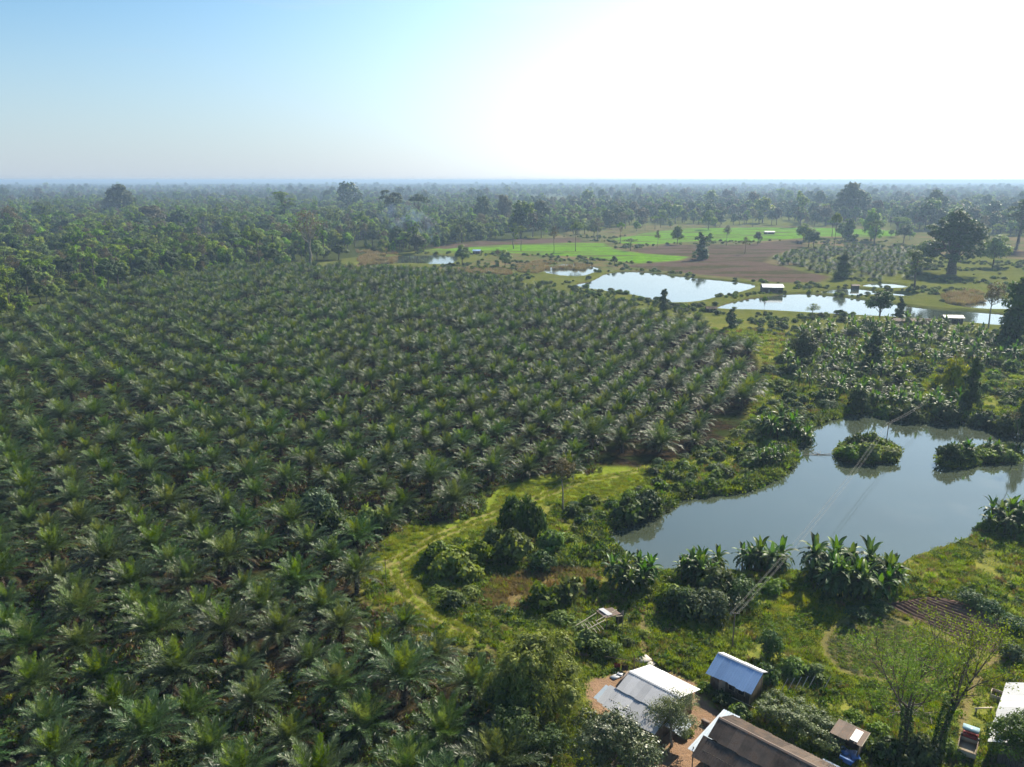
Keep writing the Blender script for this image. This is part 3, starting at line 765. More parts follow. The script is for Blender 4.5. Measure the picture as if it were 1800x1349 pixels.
SPECIAL = [
 # name, px, base y, top y, width px, kind, variant, label, crown material
 ('fig_tree', 1672, 482, 374, 128, 'dome', 0, 'huge spreading dark tree towering over the young palms behind the right ponds', None),
 ('fig_tree', 214, 386, 325, 62, 'dome', 1, 'dome-shaped dark tree standing alone above the wood on the left skyline', None),
 ('fig_tree', 1492, 392, 323, 72, 'dome', 2, 'very broad rounded tree rising above the haze behind the green fields', None),
 ('bare_tree', 545, 466, 368, 74, 'bare', 0, 'tall almost leafless brown tree with a pale trunk at the far edge of the plantation', None),
 ('tall_tree', 1786, 604, 474, 78, 'vine', 0, 'tall very dark creeper-covered tree beside the thin brown tree at the right ponds', 'leaf_dark'),
 ('thin_tree', 1738, 578, 496, 52, 'thin', 0, 'thin brownish tree with see-through crown beside the long pond', None),
 ('round_tree', 1545, 564, 511, 56, 'round', 0, 'dark rounded tree on the near bank of the long pond next to the long sheds', None),
 ('small_tree', 1580, 561, 519, 24, 'vine', 1, 'narrow dark little tree right next to the dark rounded pond tree', 'leaf_dark'),
 ('leafy_tree', 1608, 509, 440, 44, 'tall', 0, 'tall tree with an open trunk on the grass between the small bright ponds', None),
 ('dark_tree', 1481, 490, 438, 40, 'vine', 2, 'dark blue-green tree at the edge of the young palms above the ponds', 'leaf_dark'),
 ('slender_tree', 1465, 446, 376, 22, 'umbrella', 0, 'slender pole-like tree with a small high crown at the ploughed field edge', None),
 ('round_tree', 1430, 438, 407, 30, 'round', 1, 'ball-shaped tree at the left corner of the young palm plot', None),
 ('tree', 1490, 424, 379, 36, 'vine', 3, 'leafy tree in front of the skyline behind the green strip, left of a pair', None),
 ('tree', 1531, 424, 368, 46, 'leafy', 1, 'bushy double-topped tree standing on the green strip behind the palm plot', None),
 ('dark_tree', 1588, 428, 394, 32, 'round', 0, 'small dark tree leaning at the pale meadow next to the huge spreading tree', None),
 ('creeper_tree', 1231, 456, 408, 38, 'vine', 0, 'dark creeper-covered tree alone on the ploughed brown field', 'leaf_dark'),
 ('tree', 1190, 430, 398, 28, 'leafy', 0, 'green round tree on the far meadow behind the ploughed field', None),
 ('tree', 1309, 447, 417, 22, 'thin', 1, 'wispy small tree in the middle of the brown field', None),
 ('tree', 1332, 430, 408, 18, 'round', 1, 'compact dark little tree near the field hut', None),
 ('thin_tree', 1277, 432, 396, 20, 'thin', 0, 'thin see-through tree at the far end of the ploughed field', None),
 ('small_tree', 1080, 467, 450, 13, 'round', 0, 'lollipop-shaped small tree on the pond dyke below the bright green field', None),
 ('broad_tree', 1108, 441, 420, 26, 'umbrella', 1, 'broad flat-topped tree on the tip of the bright green field', None),
 ('slender_tree', 1012, 442, 392, 26, 'umbrella', 2, 'slender tree with a high thin crown over the bright green field', None),
 ('thin_tree', 974, 446, 398, 20, 'thin', 1, 'thin trunk tree standing in the bright green field beside the palm plantation end', None),
 ('slender_tree', 916, 441, 398, 24, 'umbrella', 0, 'slender umbrella-topped tree at the brown strip left of the bright green field', None),
 ('slender_tree', 902, 438, 392, 20, 'tall', 1, 'narrow tall tree at the wood edge by the brown strip', None),
 ('slender_tree', 1090, 428, 392, 18, 'umbrella', 1, 'tall pole tree between the two green fields', None),
 ('slender_tree', 1155, 437, 405, 14, 'thin', 2, 'faint sapling on the meadow behind the brown field', None),
 ('tree', 1245, 404, 370, 30, 'leafy', 1, 'leafy tree at the front of the hazy wood behind the second green field', None),
 ('tree', 1428, 562, 534, 30, 'thin', 2, 'grey leafy small tree on the near bank of the long pond', 'leaf_mid'),
 ('slender_tree', 1342, 560, 522, 12, 'umbrella', 2, 'thin pole-like sapling on the grass in front of the long pond', None),
 ('conical_tree', 1286, 577, 538, 27, 'vine', 1, 'small dark pointed tree at the top corner of the plantation by the ponds', 'leaf_dark'),
 ('tree', 1410, 648, 580, 62, 'leafy', 2, 'spreading dark feathery tree right behind the right corner of the palm rows', 'leaf_dark'),
 ('tree', 1531, 648, 574, 46, 'vine', 4, 'dark upright tree in the middle of the banana grove', 'leaf_dark'),
 ('tree', 1166, 547, 503, 26, 'vine', 2, 'dark bushy tree breaking the palm edge at the large middle pond', 'leaf_dark'),
 ('tree', 1703, 718, 622, 40, 'vine', 4, 'dark tall tree on the far bank of the near pond where the cables end', 'leaf_dark'),
 ('tree', 1672, 700, 630, 62, 'low', 0, 'light feathery bamboo-like tree behind the far bank of the near pond', 'leaf_yellow'),
 ('tree', 1796, 775, 690, 40, 'leafy', 0, 'dark leafy tree overhanging the far right bank of the near pond', 'leaf_dark'),
 ('tree', 733, 445, 412, 42, 'round', 2, 'round dark tree at the reed-fringed pond near the rising smoke', None),
 ('tree', 596, 457, 430, 36, 'round', 0, 'low dark tree beside the big bare tree at the plantation end', None),
 ('tall_tree', 692, 402, 334, 46, 'tall', 2, 'tall dark tree left of the smoke above the wood', 'leaf_dark'),
 ('tall_tree', 737, 404, 344, 44, 'umbrella', 3, 'tall umbrella-crowned tree directly above the smoke', 'leaf_dark'),
 ('tall_tree', 612, 378, 320, 52, 'canopy', 0, 'tall dark clump-headed tree on the skyline left of centre', None),
 ('tree', 505, 402, 338, 44, 'tall', 0, 'tall greenish tree with bare stem above the wood behind the bare tree', None),
 ('tree', 270, 408, 362, 66, 'round', 1, 'broad brown-green tree above the wood under the dome-shaped tree', 'leaf_brown'),
 ('tree', 320, 412, 368, 44, 'round', 2, 'dark pair of crowns above the left wood beside the broad brown one', None),
 ('umbrella_tree', 308, 452, 395, 42, 'umbrella', 3, 'flat umbrella-shaped tree with pale stem in the middle of the left wood', None),
 ('tree', 20, 420, 362, 46, 'thin', 0, 'brownish tall tree at the far left of the wood', None),
 ('tree', 75, 400, 355, 44, 'tall', 1, 'tall yellowish tree group-like crown at the upper left of the wood', 'leaf_mid'),
 ('tree', 850, 402, 344, 36, 'round', 0, 'dark tree with bare stem in the wood above the brown strip', None),
 ('tree', 887, 400, 342, 40, 'leafy', 2, 'brownish crown rising in the wood above the brown strip', 'leaf_brown'),
 ('tree', 950, 405, 352, 46, 'round', 1, 'wide dark crown in the wood over the bright green field', None),
 ('tree', 1340, 392, 350, 46, 'canopy', 1, 'dark broad tree in the hazy wood above the field hut', None),
 ('tree', 1406, 398, 335, 30, 'tall', 2, 'upright tree in the hazy wood between field hut and skyline giant', None),
 ('tree', 1640, 392, 335, 40, 'canopy', 2, 'broad hazy tree behind the huge spreading tree', None),
 ('tree', 1785, 440, 348, 52, 'tall', 0, 'tall dark hazy tree at the far right behind the ponds', 'leaf_dark'),
 ('tree', 1745, 470, 415, 60, 'leafy', 0, 'ragged tree right of the huge spreading one, lit at its edges', None),
 ('tree', 1620, 470, 425, 46, 'leafy', 1, 'smaller tree hugging the left foot of the huge spreading one', None),
]
for nm, px, by, ty, w, kd, k, lb, cm in SPECIAL: put_tree(nm, px, by, ty, w, kd, k, lb, crown=cm)

def inpoly_scatter(poly, sp, jit=.45, seed=1):
    r = rs(seed); p = np.array(poly); a, b = p.min(0), p.max(0)
    X, Y = np.meshgrid(np.arange(a[0], b[0], sp), np.arange(a[1], b[1], sp)); X = X + (np.arange(X.shape[0])[:, None] % 2) * sp * .5
    X = (X + r.normal(size=X.shape) * sp * jit * .6).ravel(); Y = (Y + r.normal(size=Y.shape) * sp * jit * .6).ravel()
    k = sdf(poly, X, Y) < 0
    return X[k], Y[k], r

# the wood on the left and behind: nearest ones single, the rest one mass
X, Y, r = inpoly_scatter(FOREST, 10.4, .8, 5)
k = (np.abs(X / Y) < 1.05) & (pond_sd(X, Y) > 5) & (sdf(PLANT, X, Y) > 1)
clear = fbm(N4, X / 70, Y / 110, 2) > .70
k &= ~((np.hypot(X, Y) > 620) & clear)
X, Y = X[k], Y[k]; D = np.hypot(X, Y); Z = hgt(X, Y)
KINDS = [('low', 0), ('low', 1), ('leafy', 0), ('leafy', 1), ('vine', 1), ('vine', 3), ('round', 0), ('round', 2), ('thin', 1), ('umbrella', 1), ('tall', 1), ('leafy', 2)]
LBL = {'low': 'low bushy light-green tree packed against its neighbours at the front of the left wood',
       'leafy': 'mid-green leafy tree with rounded clumps in the wood beyond the palm rows',
       'vine': 'creeper-draped tree leafy down to the ground in the wood beyond the palm rows',
       'round': 'dark dense round-crowned tree in the wood beyond the palm rows',
       'thin': 'brownish half-bare tree poking out of the wood beyond the palm rows',
       'umbrella': 'tree with bare stem and flat crown poking out of the wood beyond the palm rows',
       'tall': 'tall narrow tree poking out of the wood beyond the palm rows'}
pn = fbm(N2, X / 40, Y / 40, 2)
var = np.zeros(len(X), int)
q = r.random(len(X)) * .6 + pn * .6 + np.clip((D - 330) / 500, 0, .45)
var = np.digitize(q, [.42, .52, .62, .70, .78, .85, .92, .99, 1.04, 1.08, 1.12])
jit = r.permutation(len(X)) % 5 == 0; var[jit] = r.integers(0, 12, jit.sum())
scl = (.70 + 1.0 * r.random(len(X)) ** 1.5) * (.82 + .28 * sstep(350, 950, D))
fsx, fsy = P(X, Y, 5.0); vis = (fsx > -30) & (fsx < 1830)
o = np.argsort(np.where(vis, D, 1e9)); solo, rest = o[:240], o[240:]
for i in solo:
    kd, kk = KINDS[var[i]]; tm, cm, h, w = T(kd, kk)
    place('forest_tree', (tm, cm), (X[i], Y[i]), float(r.random() * 6.28), float(scl[i]), LBL[kd], 'tree', {'low': 'low bushy trees of the left wood', 'leafy': 'leafy trees of the left wood', 'vine': 'creeper-draped trees of the left wood', 'round': 'round dark trees of the left wood', 'thin': 'half-bare trees of the left wood', 'umbrella': 'flat-topped trees of the left wood', 'tall': 'tall narrow trees of the left wood'}[kd], z=float(Z[i]))
def tsrc(kd, kk): a = T(kd, kk); return [loose('tree_source', a[0]), loose('tree_source', a[1])]
TS = [tsrc(*q) for q in KINDS]
scatter('woodland', np.stack([X[rest], Y[rest], Z[rest]], 1), r.random(len(rest)) * 6.28, scl[rest], var[rest], TS, 'dense mixed wood spreading beyond the palm plantation')

# far woods to the horizon
r = rs(77); pts = []
d = 800.0
while d < 7500:
    s = 14 * (d / 900) ** .8; a = np.arange(-R(48), R(48), s / d); a = a + r.normal(size=len(a)) * .3 * s / d; dd = d + r.normal(size=len(a)) * s * .35
    pts.append(np.stack([dd * np.sin(a), dd * np.cos(a)], 1)); d += s * .9
pts = np.concatenate(pts); X, Y = pts[:, 0], pts[:, 1]; D = np.hypot(X, Y)
keep = (sdf(FOREST, X, Y) > 3) & (np.minimum.reduce([sdf(p, X, Y) for p in RICE + PLOUGH + PALE]) > 4) & (pond_sd(X, Y) > 6)
keep &= ~((fbm(N4, X / 160, Y / 300, 2) > .63) & (D < 3500))
X, Y, D = X[keep], Y[keep], D[keep]; n = len(X)
big = r.random(n) < .05
scatter('distant_woods', np.stack([X, Y, np.zeros(n)], 1), r.random(n) * 6.28, (.7 + 1.2 * r.random(n) ** 1.6) * (1 + .5 * big) * (1 + .15 * sstep(2500, 6000, D)), r.integers(0, 9, n), [tsrc('canopy', k) for k in range(9)], 'hazy woods reaching to the horizon')
print('far trees', n)

# scattered trees on the pale meadows behind the fields
X, Y, r = inpoly_scatter(PALE[0], 30, .9, 9)
k = (np.minimum.reduce([sdf(p, X, Y) for p in RICE + PLOUGH]) > 2) & (pond_sd(X, Y) > 8) & (np.abs(X / Y) < .72) & (Y > 560) & (Y < 1400)
X, Y = X[k], Y[k]; k = r.random(len(X)) < np.where(Y > 820, .75, .2); X, Y = X[k], Y[k]
GR = {'round': 'small round dark tree dotted on the pale meadow beyond the fields', 'thin': 'thin half-bare tree dotted on the pale meadow beyond the fields', 'leafy': 'leafy green tree dotted on the pale meadow beyond the fields', 'umbrella': 'flat-topped slender tree dotted on the pale meadow beyond the fields'}
for x, y in zip(X[:110], Y[:110]):
    kd = ('round', 'thin', 'leafy', 'umbrella')[int(r.integers(0, 4))]; tm, cm, h, w = T(kd, int(r.integers(0, 2)))
    place('meadow_tree', (tm, cm), (x, y), float(r.random() * 6.28), float(r.uniform(.7, 1.9)), GR[kd], 'tree', kd + ' trees on the far meadow')

# ------------------------------------------------------------------ bananas, young palms and bushes
BV = [banana(40 + k, h, nl, ll) for k, (h, nl, ll) in enumerate(((2.4, 16, 2.3), (3.0, 17, 2.5), (1.9, 14, 2.1), (2.7, 16, 2.4)))]
def clump(px, py, n, rad, label, group, hs=1.0, seed=0):
    r = rs(900 + seed); cx, cy = G(px, py)
    for i in range(n):
        a = r.random() * 6.28; q = rad * math.sqrt(r.random()); x, y = cx + cos(a) * q * 1.1, cy + sin(a) * q * .8
        place('banana_plant', BV[int(r.integers(0, 4))], (x, y), r.random() * 6.28, float(hs * 1.0 * r.uniform(.7, 1.15)), label, 'banana plant', group, ('stem', 'leaves'))
clump(1113, 1032, 16, 3.2, 'banana plant in the leftmost waterside clump above the broken lean-to', 'banana clump at the pond corner', .95, 1)
clump(1232, 1022, 16, 3.4, 'banana plant in the waterside clump directly above the dark bush', 'banana clump above the dark bush', 1.0, 2)
clump(1345, 1000, 18, 3.6, 'banana plant in the clump crossed by the power cables', 'banana clump under the cables', 1.12, 3)
clump(1497, 1034, 44, 5.8, 'banana plant in the largest clump at the water between cables and garden bed', 'largest banana clump at the water', 1.15, 4)
clump(1778, 938, 18, 4.0, 'banana plant in the dark clump on the right bank of the near pond', 'banana clump on the right bank', 1.05, 5)
clump(1378, 768, 26, 6.5, 'banana plant in the bright leafy clump on the inner bank left of the near pond', 'banana clump on the inner bank', 1.15, 6)
clump(1345, 818, 18, 4.2, 'banana plant low on the left bank beside the near pond', 'banana clump low on the left bank', .8, 7)
clump(1525, 800, 5, 3.0, 'small banana plant on the oval pond island', 'bananas on the oval island', .6, 8)
clump(1690, 806, 7, 2.6, 'banana plant on the left half of the long pond island', 'bananas on the long island', .75, 9)
clump(1750, 800, 6, 3.0, 'small banana plant on the right half of the long pond island', 'bananas on the long island end', .65, 10)
GROVE = W([(1370, 640), (1400, 590), (1480, 572), (1600, 572), (1700, 580), (1800, 600), (1830, 650), (1760, 650), (1700, 640), (1640, 650), (1600, 625), (1560, 650), (1640, 690), (1600, 705), (1500, 712), (1440, 690), (1390, 680)], 0)
X, Y, r = inpoly_scatter(GROVE, 5.0, .8, 12)
k = r.random(len(X)) < .8; X, Y = X[k], Y[k]; Z = hgt(X, Y)
yp = r.random(len(X)) < .3; o = np.argsort(Y)
go = o[90:]
for i in o[:90]:
    if yp[i]:
        s = float(r.uniform(.5, .75)); kk = int(r.integers(0, 6)); t = empty('young_oil_palm', (X[i], Y[i], Z[i] - 1.2 * s), r.random() * 6.28, s)
        for nme, me in zip(('trunk', 'fronds', 'young_fronds'), PV[kk]): child(nme, me, t)
        tag(t, 'small oil palm mixed among the bananas between the near and far ponds', 'oil palm', 'young palms of the banana grove')
    else: place('banana_plant', BV[int(r.integers(0, 4))], (X[i], Y[i]), r.random() * 6.28, float(r.uniform(.85, 1.35)), 'banana plant in the mixed grove between the near and the far ponds', 'banana plant', 'bananas of the mixed grove', ('stem', 'leaves'), z=float(Z[i]))
scatter('banana_grove', np.stack([X[go], Y[go], Z[go]], 1), r.random(len(go)) * 6.28, r.uniform(.85, 1.35, len(go)) * np.where(yp[go], .55, 1), np.where(yp[go], 4 + r.integers(0, 2, len(go)), r.integers(0, 4, len(go))), [[loose('banana_source', m_) for m_ in v] for v in BV] + PSRC[:2], 'bananas and young palms filling the back of the mixed grove')
# bananas along the far bank of the near pond
X, Y, r = inpoly_scatter(W([(1515, 722), (1530, 700), (1600, 700), (1700, 712), (1700, 735), (1620, 732), (1560, 722)], 0), 2.6, .8, 14)
for x, y in list(zip(X, Y))[:42]:
    place('banana_plant', BV[int(r.integers(0, 4))], (x, y), r.random() * 6.28, float(r.uniform(.8, 1.2)), 'banana plant in the thick row along the far bank of the near pond', 'banana plant', 'bananas along the far bank', ('stem', 'leaves'))
# plot of young palms beyond the ponds: nearest single? far and tiny, one mass
X, Y, r = inpoly_scatter(W([(1345, 462), (1370, 448), (1420, 440), (1500, 434), (1610, 440), (1640, 470), (1600, 492), (1530, 490), (1460, 484), (1400, 472)], 0, 0), 7.5, .8, 15)
k = r.random(len(X)) < .72; X, Y = X[k], Y[k]
scatter('young_palm_plot', np.stack([X, Y, np.zeros(len(X)) - .9], 1), r.random(len(X)) * 6.28, r.uniform(.4, .85, len(X)), r.integers(0, 6, len(X)), PSRC, 'plot of pale young palms beyond the ponds')

SV = {'dark': [shrub(60, 'leaf_dark'), shrub(61, 'leaf_dark', 1.5, 1.8)], 'mid': [shrub(62, 'leaf_mid'), shrub(63, 'leaf_mid', 1.2, 1.7), shrub(64, 'leaf_mid', 1.6, 1.2, 1700, .26, .19)],
      'light': [shrub(65, 'leaf_light', 1.3, 1.2, 1500, .28, .2), shrub(66, 'leaf_light', 1.5, 1.0, 1500, .3, .2)], 'grey': [shrub(67, 'leaf_grey', 1.3, 1.4, 1700, .2, .11), shrub(68, 'leaf_grey', 1.6, 1.1, 1700, .2, .11)],
      'big': [shrub(69, 'leaf_mid', 1.3, 1.5, 420, .6, .38), shrub(70, 'leaf_dark', 1.4, 1.6, 420, .62, .4)]}
def bush(px, py, wpx, kind, label, hr=.75, name='shrub', group=None, k=None):
    x, y = G(px, py); v = SV[kind]; k = int(rng.integers(0, len(v))) if k is None else k
    w = wpx / pxm(x, y, 1.0); s = w / 3.0
    place(name, v[k], (x, y), float(rng.random() * 6.28), (s, s, s * hr / .6), label, 'bush', group, ('stems', 'foliage'))
BL = [(1255, 1088, 92, 'grey', 'dark rounded bush nearest the cable pole', .8), (1205, 1082, 70, 'dark', 'dark bush left in the thicket below the bananas', .7), (1300, 1062, 76, 'grey', 'bulky bush in the thicket where the cables pass low', .85), (1262, 1050, 80, 'dark', 'dark bush at the back of the thicket under the bananas', .8), (1180, 1058, 60, 'mid', 'green bush between the two left banana clumps', .6), (1355, 1040, 56, 'light', 'bright bush at the right foot of the bananas under the cables', .6),
      (1352, 1158, 62, 'grey', 'pale grey-green bush right behind the blue roof', 1.1), (1395, 1185, 52, 'mid', 'green bush right of the blue-roofed hut', .8), (1345, 1205, 60, 'dark', 'dark bush pressed against the blue-roofed hut', .8), (1432, 1192, 50, 'mid', 'leafy bush next to the leaning sticks', .7), (1270, 1238, 46, 'dark', 'low bush below the blue-roofed hut', .6), (1300, 1262, 50, 'mid', 'yellowish bush behind the long brown roof', .6), (1240, 1215, 34, 'mid', 'small bush in the shadow of the blue-roofed hut', .6),
      (1708, 1066, 60, 'grey', 'bluish bush at the top of the tilled bed', .6), (1740, 1080, 58, 'grey', 'bluish bush along the upper edge of the tilled bed', .6), (1775, 1105, 56, 'grey', 'bluish bush at the right tip of the tilled bed', .6), (1775, 1160, 60, 'grey', 'bluish bush below the tilled bed at the frame edge', .7), (1545, 1072, 54, 'grey', 'pale bush at the upper left corner of the tilled bed', .45), (1510, 1080, 50, 'grey', 'pale bush between the largest banana clump and the beds', .4),
      (800, 1008, 96, 'light', 'large bright rounded bush right of the track fork', .75), (770, 990, 70, 'mid', 'green bush at the upper left of the bright rounded bush', .7), (845, 990, 66, 'mid', 'green bush at the right of the bright rounded bush', .7), (800, 1065, 60, 'mid', 'low green bush right of the lower track', .5), (825, 1045, 50, 'light', 'low bright bush between track and dry marsh', .5), (770, 1040, 44, 'light', 'low bright bush just right of the lower track', .4),
      (900, 985, 80, 'mid', 'broad bush at the top of the dry marsh', .8), (925, 950, 60, 'dark', 'dark upright bush below the small sparse tree', 1.4), (900, 930, 54, 'dark', 'dark bush on the slope left of the small sparse tree', 1.2), (970, 968, 60, 'mid', 'leafy bush at the red bank of the pond corner', .8), (950, 1000, 50, 'dark', 'bush in the dry marsh', .7), (1000, 950, 40, 'light', 'light bush above the red bank', .6), (870, 965, 54, 'dark', 'dark bush left in the row above the dry marsh', .9),
      (1000, 1052, 56, 'big', 'big-leaved bush right of the dry marsh', .8), (955, 1062, 60, 'big', 'broad-leaved bush below the dry marsh', .7), (1040, 1040, 30, 'mid', 'small upright bush beside the damp puddle', 1.2), (1105, 1132, 26, 'mid', 'small weedy bush below the lean-to', .6), (1130, 1115, 30, 'light', 'bright creeper mound right of the lean-to', .5), (1030, 1140, 60, 'mid', 'creeper-covered bush between the weeping tree and the lean-to', .7), (1065, 1150, 54, 'mid', 'bush above the red cloth', .7), (1020, 1100, 50, 'light', 'bright mound at the lean-to frame', .4), (985, 1090, 50, 'mid', 'green bush behind the weeping tree', .5),
      (560, 915, 90, 'grey', 'pale flowering bush breaking the palm rows above the track fork', .9), (585, 940, 70, 'dark', 'dark bush in the palm gap above the track fork', .8), (648, 935, 60, 'light', 'yellow-green conical bush at the plantation corner', 1.3), (610, 960, 60, 'dark', 'dark bush at the inner corner of the palms', .7),
      (1508, 722, 44, 'dark', 'dark reedy bush on the far bank where the pond begins', .9), (1730, 745, 60, 'dark', 'dark bush overhanging the far right bank', .8), (1770, 758, 60, 'dark', 'dark bush at the far right water edge', .8), (1660, 738, 56, 'dark', 'dark bush on the far bank beneath the cable end', .7), (1600, 735, 60, 'dark', 'dark bush at the waterline of the far bank', .6), (1555, 728, 56, 'mid', 'leafy bush at the waterline left of the cable end', .6),
      (1495, 806, 46, 'mid', 'bush at the left tip of the oval island', .6), (1525, 806, 54, 'light', 'bright bush in the middle of the oval island', .7), (1558, 804, 44, 'mid', 'bush at the right tip of the oval island', .6), (1528, 790, 50, 'mid', 'back bush on the oval island', .8), (1505, 792, 40, 'dark', 'dark back bush on the oval island', .7), (1672, 812, 44, 'dark', 'dark bush at the left tip of the long island', .7), (1700, 808, 42, 'mid', 'bush in the left half of the long island', .6), (1738, 806, 40, 'mid', 'bush in the waist of the long island', .5), (1768, 806, 40, 'light', 'bright bush at the right tip of the long island', .6),
      (1740, 935, 44, 'mid', 'bush at the left foot of the right bank bananas', .6), (1795, 945, 50, 'mid', 'bush below the right bank bananas', .6), (1140, 900, 60, 'dark', 'dark glossy bush at the left pond corner', .7), (1105, 910, 60, 'big', 'big-leaved bush left of the pond corner', .7),
      (1560, 1335, 70, 'dark', 'dark bush below the left of the two bare-stemmed trees', .8), (1610, 1350, 80, 'dark', 'dark bush between the feet of the two bare-stemmed trees', .8), (1520, 1320, 40, 'mid', 'bush right of the rusty outhouse', .8), (1655, 1325, 60, 'mid', 'bush at the right foot of the bare-stemmed trees', .7), (1545, 1285, 50, 'light', 'light creeper bush behind the rusty outhouse', .5), (1500, 1262, 40, 'light', 'pale creeper bush above the rusty outhouse', .5), (1200, 1290, 40, 'mid', 'small bush on the path below the feathery tree', .5)]
for px, py, w, kd, lb, hr in BL: bush(px, py, w, kd, lb, hr)
# bank thicket left of the near pond: many bushes
THK = W([(1010, 880), (1100, 868), (1150, 850), (1140, 822), (1200, 805), (1320, 748), (1370, 700), (1420, 700), (1430, 742), (1390, 780), (1392, 812), (1355, 836), (1300, 860), (1182, 868), (1170, 893), (1085, 925), (1050, 935), (1000, 920)], 0)
X, Y, r = inpoly_scatter(THK, 3.5, .7, 16); k = pond_sd(X, Y) > .3; X, Y = X[k], Y[k]; Z = hgt(X, Y)
o = np.argsort(Y)[:150]
KL = {'dark': 'dark bush in the thicket on the left bank of the near pond', 'mid': 'green bush in the thicket on the left bank of the near pond', 'light': 'light mound of creeper in the thicket on the left bank of the near pond', 'grey': 'greyish bush in the thicket on the left bank of the near pond', 'big': 'broad-leaved bush in the thicket on the left bank of the near pond'}
for i in o:
    kd = ('dark', 'mid', 'mid', 'light', 'big', 'big', 'grey')[int(r.integers(0, 7))]; s = float(r.uniform(.75, 1.35))
    v = SV[kd]; place('shrub', v[int(r.integers(0, len(v)))], (X[i], Y[i]), r.random() * 6.28, s, KL[kd], 'bush', kd + ' bushes of the left bank thicket', ('stems', 'foliage'), z=float(Z[i]))
# scrub right and behind the near pond
SCR = W([(1330, 700), (1350, 640), (1400, 600), (1520, 640), (1640, 640), (1760, 650), (1850, 620), (1900, 700), (1880, 740), (1750, 730), (1690, 700), (1500, 705), (1430, 735), (1380, 700)], 0)
X, Y, r = inpoly_scatter(SCR, 5.2, .8, 17); k = pond_sd(X, Y) > 1; X, Y = X[k], Y[k]; Z = hgt(X, Y); o = np.argsort(Y)[:190]
for i in o:
    kd = ('dark', 'mid', 'light', 'mid', 'grey', 'big')[int(r.integers(0, 6))]; v = SV[kd]
    place('shrub', v[int(r.integers(0, len(v)))], (X[i], Y[i]), r.random() * 6.28, float(.7 + 1.6 * r.random() ** 1.7), KL[kd].replace('thicket on the left bank of', 'scrub behind'), 'bush', kd + ' bushes of the scrub behind the pond', ('stems', 'foliage'), z=float(Z[i]))
# ------------------------------------------------------------------ feature trees near the houses
def feature(name, px, py, mk, label, cat='tree', names=('trunk', 'crown'), rz=0, s=1):
    return place(name, mk, G(px, py), rz, s, label, cat, None, names)
def weeping():
    r = rs(300); t, c = MB(), MB()
    b = ring_blobs(r, 7, 4.3, 5.6, 2.3, .85, 1.1) + ring_blobs(r, 5, 3.1, 8.0, 2.1, .8, .9) + ring_blobs(r, 7, 5.3, 3.0, 1.7, 1.0, .6, False)
    trunkmesh(r, t, 8.5, .3, b, .5, .2, 3)
    # hanging sprays: long strings of narrow leaves
    b = np.array(b); ns = 900; k = r.integers(0, len(b), ns); d = sph(r, ns, .45)
    P0 = b[k, :3] + d * np.stack([b[k, 3], b[k, 3], b[k, 4]], 1) * r.uniform(.7, 1.05, (ns, 1))
    dr = d * [1, 1, .3]; tn = np.clip(r.normal(.5, .25, ns), 0, 1)
    for j in range(16):
        q = j / 15; Cc = P0 + dr * (q * 1.0) + np.array([0, 0, -1.0]) * (q ** 1.6 * 1.7)[..., None] if False else P0 + dr * q * .9 + [0, 0, -1.7 * q ** 1.5]
        c.leaves(Cc + r.normal(size=(ns, 3)) * .07, dr * .5 + r.normal(size=(ns, 3)) * .35 + [0, 0, -.9], sph(r, ns, .3), .42, .085, np.clip(tn + r.normal(size=ns) * .12, 0, 1))
    crownmesh(r, c, b * [1, 1, 1, .85, .85], 15000, .40, .22, clumps=14, droop=.7, sub=.4)
    return t.mesh('weeping_trunk', M['bark']), c.mesh('weeping_crown', M['weep'])
M['weep'] = leafmat('weeping_leaf', (.085, .13, .016), (.29, .36, .04), .6, .2, .4, .2)
feature('weeping_tree', 938, 1262, weeping(), 'large yellow-green weeping tree with hanging sprays left of the farmyard')
def glossy():
    r = rs(301); t, c = MB(), MB(); b = ring_blobs(r, 8, 3.9, 4.0, 2.1, .8, .5) + ring_blobs(r, 5, 2.0, 5.4, 2.0, .75, .4)
    trunkmesh(r, t, 4.8, .3, b, .3, .25); crownmesh(r, c, b, 15000, .27, .15, clumps=26, sub=.3)
    return t.mesh('glossy_trunk', M['bark']), c.mesh('glossy_crown', M['leaf_gloss'])
feature('glossy_tree', 1078, 1372, glossy(), 'wide dark tree with glittering pale leaf tips in front of the grey-roofed house')
def dark_under():
    r = rs(302); t, c = MB(), MB(); b = ring_blobs(r, 6, 2.2, 3.2, 1.8, .9, .5) + ring_blobs(r, 3, 1.2, 4.6, 1.6)
    trunkmesh(r, t, 4.5, .2, b, .3, .25); crownmesh(r, c, b, 7000, .24, .15, clumps=16)
    return t.mesh('dark_trunk', M['bark']), c.mesh('dark_crown', M['leaf_dark'])
du = dark_under()
feature('dark_tree', 905, 1340, du, 'dark dense tree in the shade below the weeping tree')
feature('dark_tree', 968, 1345, du, 'small dark tree squeezed between the weeping and the glittering tree', s=.7, rz=2)
def feathery():
    r = rs(303); t, c = MB(), MB()
    b = ring_blobs(r, 7, 2.2, 3.6, 1.35, .9, .8) + ring_blobs(r, 4, 1.3, 5.4, 1.2, .9, .5)
    trunkmesh(r, t, 5.2, .16, b, -.6, .2, 6); crownmesh(r, c, b, 8500, .17, .1, clumps=22, sub=.42)
    return t.mesh('feathery_trunk', M['bark_pale']), c.mesh('feathery_crown', M['leaf_grey2'])
M['leaf_grey2'] = leafmat('feathery_leaf', (.07, .10, .035), (.20, .25, .10), .55, .3, .3, .2)
feature('feathery_tree', 1180, 1312, feathery(), 'fine-leaved feathery tree leaning over the grey-roofed house')
